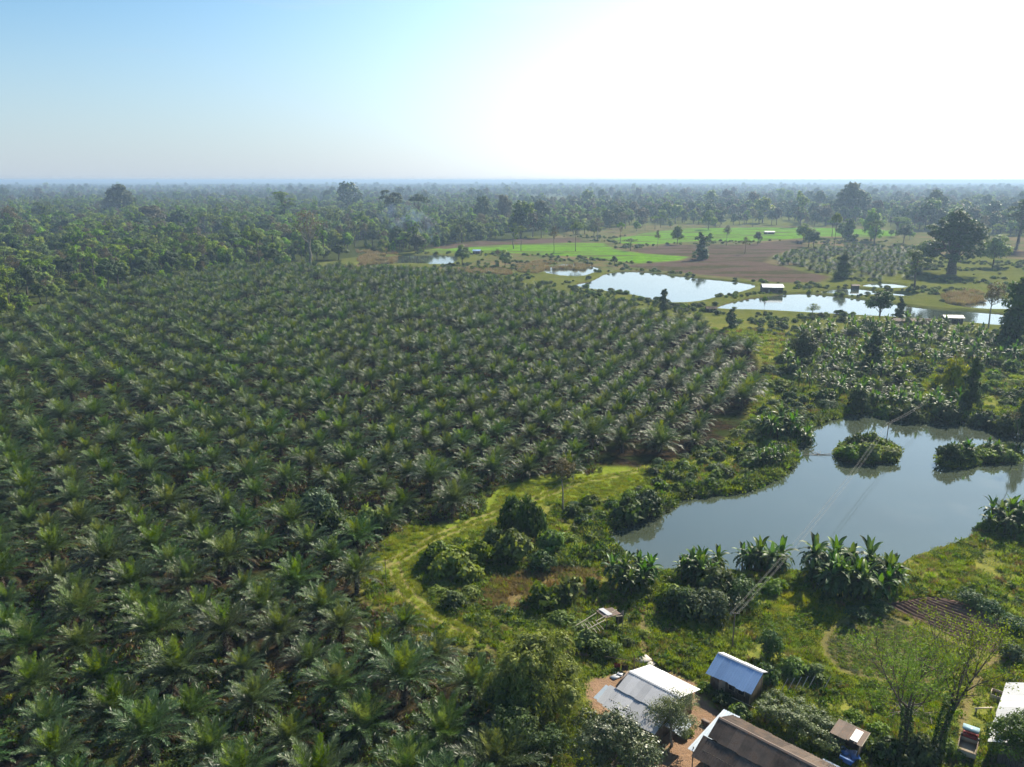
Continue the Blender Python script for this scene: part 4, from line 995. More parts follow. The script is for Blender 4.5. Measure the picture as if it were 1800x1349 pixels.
def sparse(seed, h, lean, spread, n=1500):
    r = rs(seed); t, c = MB(), MB(); tips = []
    def limb(p, d, L, rad, depth):
        pts = [p]; 
        for _ in range(4):
            d = d + r.normal(size=3) * .10 + [0, 0, .05]; d = d / np.linalg.norm(d); p = p + d * L / 4; pts.append(p)
        t.tube(pts, np.linspace(rad, rad * .55, 5), 6 if depth < 2 else 4)
        if depth == 4: tips.append(p); return
        if depth >= 2: tips.append(p)
        for _ in range(3 if depth < 3 else 2):
            q = pts[int(r.integers(2, 5))]; nd = d + r.normal(size=3) * spread * [1, 1, .55] + [0, 0, .1]; limb(q, nd / np.linalg.norm(nd), L * r.uniform(.62, .82), rad * .55, depth + 1)
        if depth < 3: limb(p, d, L * .75, rad * .6, depth + 1)
    limb(np.array([0, 0, -.4]), np.array([lean, 0, 1.]), h * .40, .26, 0)
    tp = np.array(tips); k = r.integers(0, len(tp), n * 3)
    c.leaves(tp[k] + r.normal(size=(len(k), 3)) * .38, r.normal(size=(len(k), 3)) + [0, 0, .2], sph(r, len(k), .6), .24 * r.uniform(.6, 1.2, len(k)), .14, np.clip(r.normal(.55, .3, len(k)), 0, 1))
    # creeper on the lower trunk
    cr = MB(); m = 1400; z = r.random(m) ** 1.2 * h * .42; a = r.random(m) * 6.28; q = .32 + .25 * r.random(m) * (1.2 - z / h)
    cr.leaves(np.stack([lean * z + np.cos(a) * q, np.sin(a) * q, z], 1), np.stack([np.cos(a), np.sin(a), r.normal(size=m) * .5 - .2], 1), sph(r, m), .24, .17, r.random(m))
    return t.mesh('sparse_trunk', M['bark']), c.mesh('sparse_crown', M['leaf_light']), cr.mesh('creeper', M['leaf_dark'])
feature('bare_stemmed_tree', 1590, 1318, sparse(310, 13.5, -.06, .62, 1700), 'left of two tall bare-stemmed trees with thin yellow-green crowns', names=('trunk', 'crown', 'creeper'))
feature('bare_stemmed_tree', 1645, 1322, sparse(311, 14.5, .12, .5, 1700), 'right, leaning one of two tall bare-stemmed trees with thin crowns', names=('trunk', 'crown', 'creeper'), rz=.2)
def thin_near():
    r = rs(305); t, c = MB(), MB(); b = ring_blobs(r, 6, 1.9, 8.0, 1.1, .7, .6) + ring_blobs(r, 3, .8, 9.4, .9)
    trunkmesh(r, t, 8.6, .17, b, -.4, .6, 4); crownmesh(r, c, b, 2300, .24, .15, clumps=14, sub=.45)
    return t.mesh('sparse_small_trunk', M['bark_pale']), c.mesh('sparse_small_crown', M['leaf_brown'])
feature('sparse_tree', 989, 896, thin_near(), 'slim sparse tree with a pale trunk beside the bright grass at the pond corner')
def lit_corner():
    r = rs(306); t, c = MB(), MB(); b = ring_blobs(r, 7, 3.0, 4.0, 1.7, .8, .7) + ring_blobs(r, 4, 1.6, 5.6, 1.6)
    trunkmesh(r, t, 5, .22, b, .3, .25, 4); crownmesh(r, c, b, 9000, .25, .16, clumps=18, sub=.36)
    return t.mesh('corner_trunk', M['bark']), c.mesh('corner_crown', M['leaf_mid'])
feature('leafy_tree', 1788, 1372, lit_corner(), 'leafy bright-green tree partly covering the long white roof and the small truck')
def pole_tree():
    t, c = MB(), MB(); r = rs(307); p = [(0, 0, -1)] + [(1.1 * sin(k * .5) * .7, 0, k * 1.25) for k in range(9)]
    t.tube(p, np.linspace(.14, .05, 10), 6); top = np.array(p[-1])
    for _ in range(9): t.tube([top, top + sph(r, 1, .6)[0] * 1.1], [.04, .015], 4)
    c.leaves(top + r.normal(size=(160, 3)) * .55, sph(r, 160), sph(r, 160, .5), .3, .2, r.random(160))
    return t.mesh('crooked_trunk', M['bark']), c.mesh('crooked_crown', M['leaf_brown'])
feature('crooked_tree', 1778, 806, pole_tree(), 'crooked nearly leafless thin tree on the long pond island')
def driftwood():
    r = rs(308); t = MB()
    for _ in range(26):
        d = sph(r, 1, .1)[0] * [1.6, 1, .5]; t.tube([(0, 0, 0), d * .8 + r.normal(size=3) * .1, d * 1.6 + r.normal(size=3) * .2], [.04, .025, .01], 4)
    o = t.obj('fallen_branch', M['bark_pale']); return o
o = driftwood(); x, y = G(1440, 800, WATER); o.location = (x, y, WATER + .1); o.scale = (1.8, 1.3, .8); tag(o, 'fallen brushy branch lying in the near pond left of the oval island', 'branch')

# ------------------------------------------------------------------ buildings
EX = np.array([.722, -.692]); NX = np.array([-.692, -.722])
def v3(p, z): return np.array([p[0], p[1], z])
def sheetroof(p0, along, down, nsh, parent, mat, name='roof', pitch=.30, amp=.034, th=.025, r=None, gapz=.008):
    """corrugated sheets laid side by side: p0 ridge corner, along = vector of the ridge, down = vector to the eave"""
    r = r or rng; mb = MB(); up = np.cross(along, down); up /= np.linalg.norm(up)
    if up[2] < 0: up = -up
    w = np.linalg.norm(along) / nsh; a = along / np.linalg.norm(along)
    for i in range(nsh):
        nc = max(6, int(w / pitch) * 4); s = np.linspace(-.03, w + .03, nc); z = amp * np.sin(s / pitch * 2 * pi) + (i % 2) * gapz + r.normal() * .006
        ext = r.normal() * .05
        A = p0 + a * (i * w) + a * s[:, None] + up * (z[:, None] + .02); B = A + down * (1 + ext / np.linalg.norm(down))
        t = float(np.clip(r.normal(.5, .3), 0, 1))
        mb.quadstrip(A, B, t); mb.quadstrip(A - up * th, B - up * th, t)
        mb.quadstrip(B, B - up * th, t); mb.quadstrip(A, A - up * th, t)
        for q in (0, -1): mb.add([A[q], B[q], B[q] - up * th, A[q] - up * th], [[0, 1, 2, 3]], t)
    return mb.obj(name, M[mat], parent)
def boards(mb, p, q, z0, ztops, r, w=.22, th=.03):
    """vertical boards from p to q; top height interpolated from ztops"""
    p = np.array(p, float); q = np.array(q, float); L = np.linalg.norm(q - p); n = max(2, int(L / w)); e = (q - p) / L; nv = np.array([-e[1], e[0]])
    for i in range(n):
        f = (i + .5) / n; zt = np.interp(f, np.linspace(0, 1, len(ztops)), ztops); c = p + (q - p) * f + nv * r.normal() * .008
        mb.box((c[0], c[1], (z0 + zt) / 2), (L / n - .012, th, zt - z0), math.atan2(e[1], e[0]), float(r.random()))
def house(name, label, r0, L, zr, wn, zn, wf, zf, z0, mats, seed, oh=.5, ohe=.5, wall='wood', e=EX, n=NX, door=.3, cap='rust', sheets=8, floor=0.0, cat='house', walls=True, split=None, capmat=None):
    r = rs(seed); g = empty(name, (r0[0], r0[1], z0)); tag(g, label, cat)
    O = np.zeros(2); e = np.array(e); n = np.array(n)
    ridge0 = v3(O, zr - z0); al = v3(e * L, 0)
    dn = v3(n * wn, zn - zr); df = v3(-n * wf, zf - zr)
    if split:   # near slope in two tiers, the lower sticking out
        sheetroof(ridge0, al, dn * .52, sheets, g, mats[0], r=r); 
        sheetroof(ridge0 + dn * .5 - v3(e, 0) * split + [0, 0, -.10], al + v3(e, 0) * split, dn * .52, sheets + 1, g, mats[0], 'lower_roof', r=r)
    else: sheetroof(ridge0, al, dn, sheets, g, mats[0], r=r)
    sheetroof(ridge0, al, df, sheets, g, mats[1], 'roof', r=r)
    mb = MB(); 
    for k in (1, -1):
        d = (dn if k == 1 else df); d = d / np.linalg.norm(d) * .22
        A = np.array([ridge0 + [0, 0, .075], ridge0 + al + [0, 0, .075]]); B = A + d
        mb.quadstrip(A, B, .6); mb.quadstrip(A - [0, 0, .012], B - [0, 0, .012], .6)
    mb.obj('ridge_cap', M[capmat or mats[1]], g)
    # body under the roof
    a0, a1 = ohe, L - ohe; bn, bf = wn - oh, wf - oh
    sn, sf = (zr - zn) / wn, (zr - zf) / wf
    zN = zr - z0 - sn * bn - .12; zF = zr - z0 - sf * bf - .12; zR = zr - z0 - .12
    c00 = e * a0 + n * bn; c10 = e * a1 + n * bn; c01 = e * a0 - n * bf; c11 = e * a1 - n * bf
    f = bn / (bn + bf)
    if walls:
        w = MB(); boards(w, c00, c10, floor, [zN], r); boards(w, c11, c01, floor, [zF], r)
        nn_ = 9; fr = np.linspace(0, 1, 21); zt = np.where(fr < f, zN + (zR - zN) * fr / f, zR + (zF - zR) * (fr - f) / (1 - f))
        boards(w, c00, c01, floor, list(zt), r); boards(w, c10, c11, floor, list(zt), r)
        w.obj('wall', M[wall], g)
        dp = c00 + (c10 - c00) * door; d = MB(); ang = math.atan2(e[1], e[0]); q = dp + n * .05
        d.box((q[0], q[1], floor + .95), (.85, .04, 1.9), ang, .2); do = d.obj('door', M['wood_pale'], g)
        hm = MB(); q2 = q + e * .32 + n * .05; hm.box((q2[0], q2[1], floor + .95), (.05, .06, .12), ang); hm.obj('handle', M['rust'], do)
        for fw in (.55, .8):
            wq = c00 + (c10 - c00) * fw + n * .04
            fm = MB(); fm.box((wq[0], wq[1], floor + 1.35), (.9, .05, .75), ang, .8); wo = fm.obj('window', M['wood_pale'], g)
            sm = MB(); sm.box((wq[0] + n[0] * .03, wq[1] + n[1] * .03, floor + 1.35), (.74, .03, .6), ang, 0); sm.obj('dark_opening', M['black'], wo)  # black panel paints the unlit window opening
    for c, zt in ((c00, zN), (c10, zN), (c01, zF), (c11, zF)):
        b = MB(); b.box((c[0], c[1], zt / 2 - .1), (.14, .14, zt + .2 + .1), math.atan2(e[1], e[0]), .6); b.obj('post', M['wood'], g)
    bm_ = MB()
    for off, zz in ((n * bn, zN), (-n * bf, zF), (O, zR)):
        p = e * .08 + off; q = e * (L - .08) + off; bm_.tube([(*p, zz), (*q, zz)], .055, 4)
    bm_.obj('beam', M['wood'], g)
    return g
gz = lambda x, y: float(hgt(np.array([x]), np.array([y]))[0])
# farmhouse: front slope coloured as shaded grey, rear slope as sunlit white
h1 = house('farmhouse', 'farmhouse in the dirt yard, tin roof coloured shaded grey in front, sunlit white behind', (13.8, 81.3), 7.0, 4.1, 5.0, 2.3, 4.3, 2.9, 0.0, ('zinc_grey', 'zinc_white'), 501, oh=1.0, split=.9, sheets=8, capmat='zinc_grey')
mb = MB(); mb.box((0, 0, 0), (.22, 2.5, .05), 0, .5, ax=[list(v3(EX, 0)), list(v3(NX * .92, -.36) / np.linalg.norm(v3(NX * .92, -.36))), list(np.cross(v3(EX, 0), v3(NX * .92, -.36)))])
b_ = mb.obj('barge_board', M['rust'], h1); b_.location = (NX[0] * 1.3 - EX[0] * .05, NX[1] * 1.3 - EX[1] * .05, 4.1 - .45 + .06)
lt = MB(); b_ = sheetroof(v3(-EX * .2 + NX * 2.2, 2.55), v3(-EX * 1.5, 0), v3(NX * 2.3, -.5), 2, h1, 'zinc_pale', 'side_awning', r=rs(9))
b_ = sheetroof(v3(EX * 7.0 + NX * .6, 2.6), v3(EX * 2.1, -.35), v3(NX * 2.6, -.3), 2, h1, 'zinc_pale', 'end_awning', r=rs(10))
# hut: sky reflection put into the blue of the front slope
h2 = house('hut', 'small raised wooden hut, blue sky reflection coloured into its smooth tin roof', (25.3, 85.4), 5.9, 3.9, 2.75, 2.35, 1.3, 3.3, 0.0, ('zinc_blue', 'zinc_white'), 502, oh=.55, ohe=.45, sheets=6, floor=.35, capmat='zinc_white')
# long brown barn
h3 = house('barn', 'long old barn with weathered brown sheet roof at the bottom of the picture', (21.9, 71.9), 14.5, 5.0, 4.3, 2.7, 3.1, 3.6, 0.0, ('rust_dark', 'rust_dark'), 503, oh=.9, sheets=13, split=.5, capmat='rust')
b_ = sheetroof(v3(-NX * 3.6 + EX * .6, 3.4), v3(-EX * 1.9, -.05), v3(NX * 7.4, -.75), 3, h3, 'zinc_pale', 'side_awning', r=rs(11))
for q in (-.9,):
    for s in (-3.0, 3.4):
        m_ = MB(); p = EX * q + NX * s; m_.tube([(*p, -.2), (*p, 2.85)], .06, 6); m_.obj('post', M['wood'], h3)
# rusty outhouse
g4 = empty('outhouse', (36.3, 72.6, 0)); tag(g4, 'small outhouse with a rusty patched roof and one white sheet', 'outhouse')
a4 = v3(EX * 3.3, 0); sheetroof(v3(-EX * 1.65 - NX * 1.1, 2.75), a4, v3(NX * 2.3, -.35), 4, g4, 'rust', 'roof', r=rs(12))
sheetroof(v3(EX * .35 - NX * .75, 2.79), v3(EX * .75, 0), v3(NX * 1.9, -.29), 1, g4, 'white', 'white_sheet', r=rs(13), amp=.015)
mb = MB(); r = rs(14); cs = [EX * s * 1.2 + NX * t * .8 for s, t in ((-1, 1), (1, 1), (1, -1), (-1, -1))]
for i in (1, 2, 3): boards(mb, cs[i], cs[(i + 1) % 4], 0, [2.3 if i != 3 else 2.3], r, .18)
mb.obj('wall', M['wood'], g4)
for c in cs: m_ = MB(); m_.tube([(*(c * 1.05), -.2), (*(c * 1.05), 2.45)], .06, 6); m_.obj('post', M['wood'], g4)
mb = MB(); mb.tube([(*(EX * -1.65 - NX * 1.15), 2.74), (*(EX * 1.65 - NX * 1.15), 2.74)], .05, 4); mb.tube([(*(EX * 1.66 - NX * 1.15), 2.76), (*(EX * 1.66 + NX * 1.15), 2.42)], .06, 4); mb.obj('beam', M['bamboo'], g4)
# white-roofed house at the right edge
e5 = np.array(G(1744, 1272, 3.0)) - np.array(G(1770, 1195, 3.0)); L5 = np.linalg.norm(e5); e5 = e5 / L5; n5 = np.array([-e5[1], e5[0]]); n5 = n5 if n5[0] > 0 else -n5
p5 = np.array(G(1770, 1195, 3.0)) + n5 * 3.2
h5 = house('house', 'house with a long bright white tin roof at the right edge behind the leafy tree', tuple(p5), L5 + 3, 4.0, 3.2, 2.6, 3.2, 2.6, 0.0, ('zinc_white', 'zinc_white'), 504, oh=1.2, sheets=9, e=e5, n=n5)
h5b = None
# far buildings at the ponds
def far_hut(px, py, wpx, label, name='hut', zr=3.2, mats=('zinc_pale', 'zinc_pale'), dep=2.4, cat='hut', ang=-.1, seed=1, wall='wood', k=0):
    x, y = G(px, py); L = wpx / pxm(x, y, 2); e = np.array([cos(ang), sin(ang)]); n = np.array([sin(ang), -cos(ang)])
    return house(name, label, (x - e[0] * L / 2, y - e[1] * L / 2), L, zr, dep, zr - dep * .35, dep, zr - dep * .35, gz(x, y) + .05, mats, seed, oh=.5, sheets=max(4, int(L / 1.5)), e=e, n=n, wall=wall, cat=cat)
far_hut(1356, 514, 37, 'long stilt hut with a pale tin roof between the middle and long ponds', zr=4.6, dep=4.2, seed=601)
far_hut(1673, 568, 34, 'shed with shining white roof on the near bank of the long pond', 'shed', 3.4, ('zinc_white', 'zinc_white'), 2.4, 'shed', seed=602)
far_hut(1590, 570, 42, 'low dark thatched shed beside the dark rounded pond tree', 'shed', 2.6, ('rust', 'rust_dark'), 2.6, 'shed', seed=603)
far_hut(1623, 570, 22, 'short low shed right of the thatched one', 'shed', 2.4, ('rust_dark', 'rust'), 2.0, 'shed', seed=604)
far_hut(838, 446, 14, 'tiny hut with a pale blue roof at the end of the bright green field', zr=3.4, mats=('zinc_blue', 'zinc_pale'), dep=3, seed=605)
far_hut(1352, 412, 18, 'low grey shed on the far meadow', 'shed', 3.6, ('zinc_grey', 'zinc_grey'), 3, 'shed', seed=606)
far_hut(1405, 429, 10, 'tiny straw hut in the ploughed brown field', zr=3.6, mats=('rust_dark', 'rust_dark'), dep=2.4, seed=607)
far_hut(1503, 507, 14, 'little dark hut on the dyke of the upper bright pond', zr=2.2, mats=('rust', 'rust'), dep=1.8, seed=608)
far_hut(1250, 548, 20, 'low brown shelter in the grass right of the middle pond', 'shelter', zr=2.4, mats=('rust_dark', 'rust_dark'), dep=2.2, cat='shelter', seed=609)

# broken lean-to
g = empty('lean_to', (*G(1055, 1112), 0)); g.location.z = gz(*G(1055, 1112)); tag(g, 'collapsed bamboo lean-to with a few tin sheets still on its frame', 'lean-to')
def loc(px, py, z): a = G(px, py, z); o = g.location; return np.array([a[0] - o[0], a[1] - o[1], z - o[2]])
z_ = 2.0
mb = MB(); A = loc(1048, 1074, 2.3); Bv = loc(1084, 1070, 2.3); Cv = loc(1064, 1084, 2.0)
b_ = sheetroof(A, loc(1076, 1068, 2.4) - A, loc(1064, 1086, 2.1) - A, 3, g, 'rust', 'roof', r=rs(20))
b_ = sheetroof(loc(1052, 1071, 2.5), loc(1060, 1069, 2.5) - loc(1052, 1071, 2.5), loc(1068, 1082, 2.25) - loc(1052, 1071, 2.5), 1, g, 'zinc_grey', 'tin_sheet', r=rs(21))
for (a, b, za, zb, rad) in (((1048, 1078), (1012, 1100), 2.2, 1.9, .06), ((1084, 1072), (1048, 1092), 2.3, 2.1, .06), ((1064, 1090), (1022, 1112), 1.9, 1.6, .07), ((1094, 1083), (1070, 1085), 1.6, 2.0, .06)):
    m_ = MB(); m_.tube([loc(*a, za), loc(*b, zb)], rad, 5); m_.obj('beam', M['bamboo'], g)
for k in range(5):
    m_ = MB(); x0 = 1022 + k * 6; m_.tube([loc(x0, 1098 - k * 2, 1.9), loc(x0 + 15, 1119 - k * 3, 1.2)], .05, 5); m_.obj('rafter', M['bamboo'], g)
for a in ((1050, 1100), (1066, 1110), (1086, 1108), (1094, 1104), (1030, 1118), (1072, 1094)):
    m_ = MB(); q = loc(*a, float(g.location.z)); m_.tube([q - [0, 0, .3], q + [0, 0, 2.1]], .06, 5); m_.obj('post', M['wood'], g)
m_ = MB(); q = loc(1094, 1094, 1.2); r = rs(22); boards(m_, loc(1082, 1096, 0)[:2], loc(1096, 1090, 0)[:2], 0, [1.5, 1.9], r, .2); m_.obj('wall', M['black'], g)

# truck
tr = empty('farm_truck', (49.6, 73.2, gz(49.6, 73.2) + .02), math.atan2(4.2, 3.0) - pi / 2); tag(tr, 'small open farm truck with empty cargo bed parked by the white-roofed house', 'truck')
def part(nm, fn, mat, parent=tr): m = MB(); fn(m); return m.obj(nm, M[mat], parent)
part('chassis', lambda m: (m.box((-.35, 0, .55), (.1, 4.4, .14)), m.box((.35, 0, .55), (.1, 4.4, .14)), m.box((0, 2.1, .5), (1.3, .12, .2))), 'rust')
def bed(m):
    m.box((0, -1.15, .72), (1.7, 2.5, .06), 0, .1); 
    m.box((-.85, -1.15, 1.0), (.07, 2.5, .52), 0, .9); m.box((.85, -1.15, 1.0), (.07, 2.5, .52), 0, .9); m.box((0, .1, 1.0), (1.62, .07, .52), 0, .9)
part('cargo_bed', bed, 'wood_pale'); part('tailgate', lambda m: m.box((0, -2.42, 1.0), (1.62, .06, .5), 0, .7), 'wood_pale')
part('bed_rail', lambda m: [m.tube([(x, -2.4, 1.28), (x, .1, 1.28)], .035, 5) for x in (-.85, .85)] + [m.tube([(-.85, y, 1.28), (.85, y, 1.28)], .035, 5) for y in (-2.4, .1)], 'rust')
part('seat', lambda m: (m.box((0, .45, .95), (1.3, .5, .25)), m.box((0, .24, 1.3), (1.3, .12, .5))), 'red')
part('bonnet', lambda m: (m.box((0, 1.7, .85), (.9, 1.0, .5)), m.box((0, 1.15, 1.05), (1.3, .1, .4)), m.box((-.62, 1.6, .85), (.28, .8, .1)), m.box((.62, 1.6, .85), (.28, .8, .1))), 'red')
part('windscreen', lambda m: m.box((0, 1.2, 1.55), (1.3, .04, .6), ax=[[1, 0, 0], [0, .95, .3], [0, -.3, .95]]), 'glass')
part('cab_roof', lambda m: m.box((0, 1.0, 1.98), (1.6, 1.0, .05)), 'glass')
part('roof_post', lambda m: [m.tube([(x, y, 1.0), (x, y, 1.98)], .03, 4) for x in (-.7, .7) for y in (.25, 1.35)], 'rust')
part('steering_wheel', lambda m: m.tube([(.22 * cos(a) - .25, .95 + .1 * sin(a), 1.35 + .2 * sin(a)) for a in np.linspace(0, 6.28, 13)], .025, 4), 'black')
for x in (-.5, .5): part('headlight', lambda m: m.tube([(x, 2.2, .9), (x, 2.28, .9)], .12, 8), 'glass')
for x in (-.8, .8):
    for y in (-1.5, 1.55):
        w = part('wheel', lambda m: m.tube([(x - .1, y, .36), (x - .09, y, .36), (x + .09, y, .36), (x + .1, y, .36)], [.3, .36, .36, .3], 14), 'black')
        part('rim', lambda m: m.tube([(x - .11, y, .36), (x + .11, y, .36)], .17, 8), 'rust', w)
# odds and ends round the houses
def crate(px, py, label, rz, mat='wood'):
    x, y = G(px, py); g = empty('open_crate', (x, y, gz(x, y)), rz); tag(g, label, 'crate'); 
    for i in range(4):
        a = i * pi / 2; m = MB(); m.box((cos(a) * .7, sin(a) * .7, .35), (.06, 1.34, .7), a, .8); m.obj('side_panel', M['wood_pale'], g)
    m = MB(); m.box((0, 0, .04), (1.3, 1.3, .06), 0, .1); m.obj('bottom_panel', M['wood'], g)
crate(1753, 1228, 'open wooden crate beside the white-roofed house', .9)
def simple(name, label, cat, px, py, fn, mat, rz=0, z=None):
    x, y = G(px, py); m = MB(); fn(m); o = m.obj(name, M[mat]); o.location = (x, y, gz(x, y) if z is None else z); o.rotation_euler[2] = rz; tag(o, label, cat); return o
simple('plank', 'pale plank propped by the white-roofed house above the truck', 'plank', 1728, 1252, lambda m: (m.box((0, 0, .55), (2.2, .22, .06)), m.box((-.9, 0, .25), (.08, .2, .56)), m.box((.9, 0, .25), (.08, .2, .56))), 'wood_pale', .1)
r = rs(30)
simple('firewood_pile', 'tangled grey firewood pile between the two bare-stemmed trees', 'firewood', 1607, 1258, lambda m: [m.tube([(a := r.normal(size=3) * [.7, .5, 0] + [0, 0, .1 + r.random() * .45]), a + r.normal(size=3) * [.9, .9, .12]], [.05, .03], 5) for _ in range(46)], 'bark_pale')
simple('log', 'pale fallen log beside the foot of the leaning bare-stemmed tree', 'log', 1660, 1310, lambda m: m.tube([(-1.1, 0, .15), (0, .15, .18), (1.1, 0, .2)], [.18, .16, .12], 8), 'wood_pale', .5)
simple('washing', 'red and dark cloths hanging on a rail beside the path behind the farmhouse', 'washing', 1085, 1172, lambda m: None or m.tube([(-1.6, .5, 1.3), (1.6, -.3, 1.2)], .035, 4), 'wood')
def cloth(m, w=.8, h=.9):
    s = np.linspace(-w / 2, w / 2, 9); A = np.stack([s, .05 * np.sin(s * 14), np.full(9, h)], 1); B = A * [1, 1.4, 0] + [0, 0, .15]; m.quadstrip(A, B, .5); m.quadstrip(A + [0, .02, 0], B + [0, .02, 0], .5)
for nm, lb, px, py, mt in (('cloth', 'red cloth hanging on the rail behind the farmhouse', 1085, 1176, 'redcloth'), ('cloth', 'dark cloth hanging on the rail behind the farmhouse', 1098, 1180, 'black')):
    simple(nm, lb, 'cloth', px, py, cloth, mt, -.2)
simple('concrete_slab', 'pale concrete slab in the weeds behind the farmhouse', 'slab', 1130, 1160, lambda m: (m.box((0, 0, .12), (2.0, 1.2, .3), 0, .6), m.box((.3, -1.2, .05), (1.2, .8, .16), .3)), 'conc', .5)
simple('tin_sheet', 'loose dark tin sheet lying at the edge of the dirt yard', 'tin sheet', 1083, 1190, lambda m: (m.box((0, 0, .12), (1.5, .8, .03), .3), m.box((.6, .2, .2), (.6, .7, .03), .8)), 'zinc_grey', .3)
simple('box', 'small dark box standing on the path between farmhouse and barn', 'box', 1240, 1274, lambda m: (m.box((0, 0, .22), (.9, .45, .42)), m.box((0, 0, .45), (.95, .5, .05))), 'rust', -.75)
simple('blue_sheet', 'blue tarpaulin heap at the end of the barn by the outhouse', 'tarpaulin', 1490, 1338, lambda m: [m.box((r.normal() * .7, r.normal() * .5, .3 + r.random() * .5), (1.4, .9, .03), r.random() * 3) for _ in range(5)], 'bluecloth')
tq = np.array(G(1447, 1336, 2.6)) - np.array(h3.location[:2])
sheetroof(v3(tq, 2.75), v3(EX * 2.4, 0), v3(NX * 1.7, -.5), 3, h3, 'zinc_pale', 'end_awning', r=rs(15))
for k, px in enumerate((1372, 1384, 1396, 1408, 1420, 1448)):
    simple('leaning_pole', 'bare pole leaning on the creeper arbour above the barn', 'pole', px, 1232 - k * 1.5, lambda m: m.tube([(0, 0, 1.4), (.9, .7, 2.5)], .05, 5), 'bamboo').__setitem__('group', 'poles leaning on the arbour')
simple('bamboo_pole', 'long pale bamboo pole lying along the hedge above the barn', 'pole', 1330, 1262, lambda m: m.tube([(-3.2, 3.1, 1.0), (3.2, -3.1, 1.3)], .05, 5), 'bamboo')
# creeper arbour
r = rs(31); g = empty('creeper_arbour', (*G(1410, 1290), 0)); tag(g, 'arbour buried under pale creeper between the barn and the garden beds', 'arbour')
t, c = MB(), MB()
b = [(x * EX[0] + y * NX[0], x * EX[1] + y * NX[1], 1.6 + r.normal() * .2, 1.3, .75) for x in np.linspace(-4.2, 3.6, 7) for y in (-1.8, -.3, 1.2)]
crownmesh(r, c, b, 11000, .21, .16, clumps=9, sub=.42); c.obj('creeper', M['leaf_grey2'], g)
for x in (-3.8, 0, 3.6):
    for y in (-1.8, 1.4): m = MB(); q = x * EX + y * NX; m.tube([(*q, -.2), (*q, 1.9)], .06, 5); m.obj('post', M['wood'], g)

# ------------------------------------------------------------------ power line
def pole(px, by, ty, label, arm=True, rad=.11):
    x, y = G(px, by); z = gz(x, y); z = max(z, WATER); h = ztop(x, y, ty) - z
    g = empty('power_pole', (x, y, z), 0); tag(g, label, 'power pole')
    m = MB(); m.tube([(0, 0, -.6), (0, 0, h)], [rad, rad * .7], 8); m.obj('shaft', M['wood'], g)
    if arm:
        m = MB(); m.box((0, 0, h - .15), (1.3, .08, .08), 0, .5); m.obj('crossarm', M['wood'], g)
        for q in (-.55, -.3, .3, .55): m = MB(); m.tube([(q, 0, h - .11), (q, 0, h + .06)], [.05, .03], 6); m.obj('insulator', M['conc'], g)
    return np.array([x, y, z + h])
a = pole(1287, 1141, 1077, 'wooden power pole behind the blue-roofed hut')
b = pole(1557, 786, 744, 'power pole standing on the oval pond island')
c_ = pole(1640, 716, 694, 'power pole half hidden on the far bank of the near pond')
pole(679, 1030, 984, 'thin pole beside the track fork', False, .06)
pole(1114, 1182, 1152, 'short dark pole behind the farmhouse', False, .06)
CABN = ['outer left', 'inner left', 'inner right', 'outer right']
for i, q in enumerate((-.55, -.3, .3, .55)):
    for s_, (p0, p1, sg) in enumerate(((a, b, 1.6), (b, c_, .7))):
        m = MB(); t = np.linspace(0, 1, 22)[:, None]; o_ = np.array([q, 0, .02])
        m.tube((p0 + o_) * (1 - t) + (p1 + o_) * t - np.array([0, 0, 1.0]) * (4 * t * (1 - t)) * sg, .014, 4)
        ob = m.obj('power_cable', M['wire']); tag(ob, CABN[i] + (' cable from the pole behind the blue hut across the near pond' if s_ == 0 else ' cable from the island pole to the far bank'), 'cable', 'cables over the near pond')
GLOW_K, GLOW_A, GLOW_C = 9.5, .60, .90
# ------------------------------------------------------------------ ground cover
def bare_ok(x, y):
    ok = (pond_sd(x, y) > .5) & (sdf(YARD, x, y) > .4) & (sdf(BED, x, y) > .2)
    ok &= (sdf(BED2, x, y) > .2) & (np.abs(linedist(TRACK1, x, y) - .85) > .33) & (np.abs(linedist(TRACK2, x, y) - .85) > .33) & (linedist(FOOT, x, y) > .5) & (linedist(FOOT2, x, y) > .6)
    for c, rr in ((np.array([13.8, 81.3]) + EX * 3.5 + NX * .3, 3.6), (np.array([25.3, 85.4]) + EX * 3 + NX * .6, 2.6), (np.array([21.9, 71.9]) + EX * 3, 3.6), (np.array([21.9, 71.9]) + EX * 9, 3.6), ((50, 73.5), 1.4)):
        ok &= np.hypot(x - c[0], y - c[1]) > rr
    return ok
def fanpts(n, d0, d1, p, seed, hw=.75, x0=None):
    r = rs(seed); u = r.random(n); D = (d0 ** (2 - p) + u * (d1 ** (2 - p) - d0 ** (2 - p))) ** (1 / (2 - p)) if p != 2 else d0 * (d1 / d0) ** u
    A = r.uniform(-.30 if x0 is None else x0, hw, n); return np.stack([D * np.sin(A), D * np.cos(A)]), r
# grass
(X, Y), r = fanpts(120000, 62, 340, 2.0, 51)
k = (sdf(PLANT, X, Y) > .5) & (sdf(FOREST, X, Y) > 0) & bare_ok(X, Y); X, Y = X[k], Y[k]
cl = fbm(N2, X / 3.5, Y / 3.5, 2); k = r.random(len(X)) < np.where(sdf(LIME, X, Y) < .3, .9, np.clip((cl - .25) * 2.2, .12, 1)); X, Y = X[k], Y[k]
Z = hgt(X, Y); dry = sdf(DRY, X, Y); lime = sdf(LIME, X, Y); yel = sdf(YELLOW, X, Y)
GSRC = [loose('tuft', tuft(1, 'grass')), loose('tuft', tuft(2, 'grass', 46, .65)), loose('tuft', tuft(3, 'grass', 36, .42, .45)), loose('tuft', tuft(4, 'grass_dry', 40, .6)), loose('tuft', tuft(5, 'grass_lime', 40, .42, .45)), loose('tuft', tuft(6, 'leaf_yellow', 40, .5, .45))] if False else None
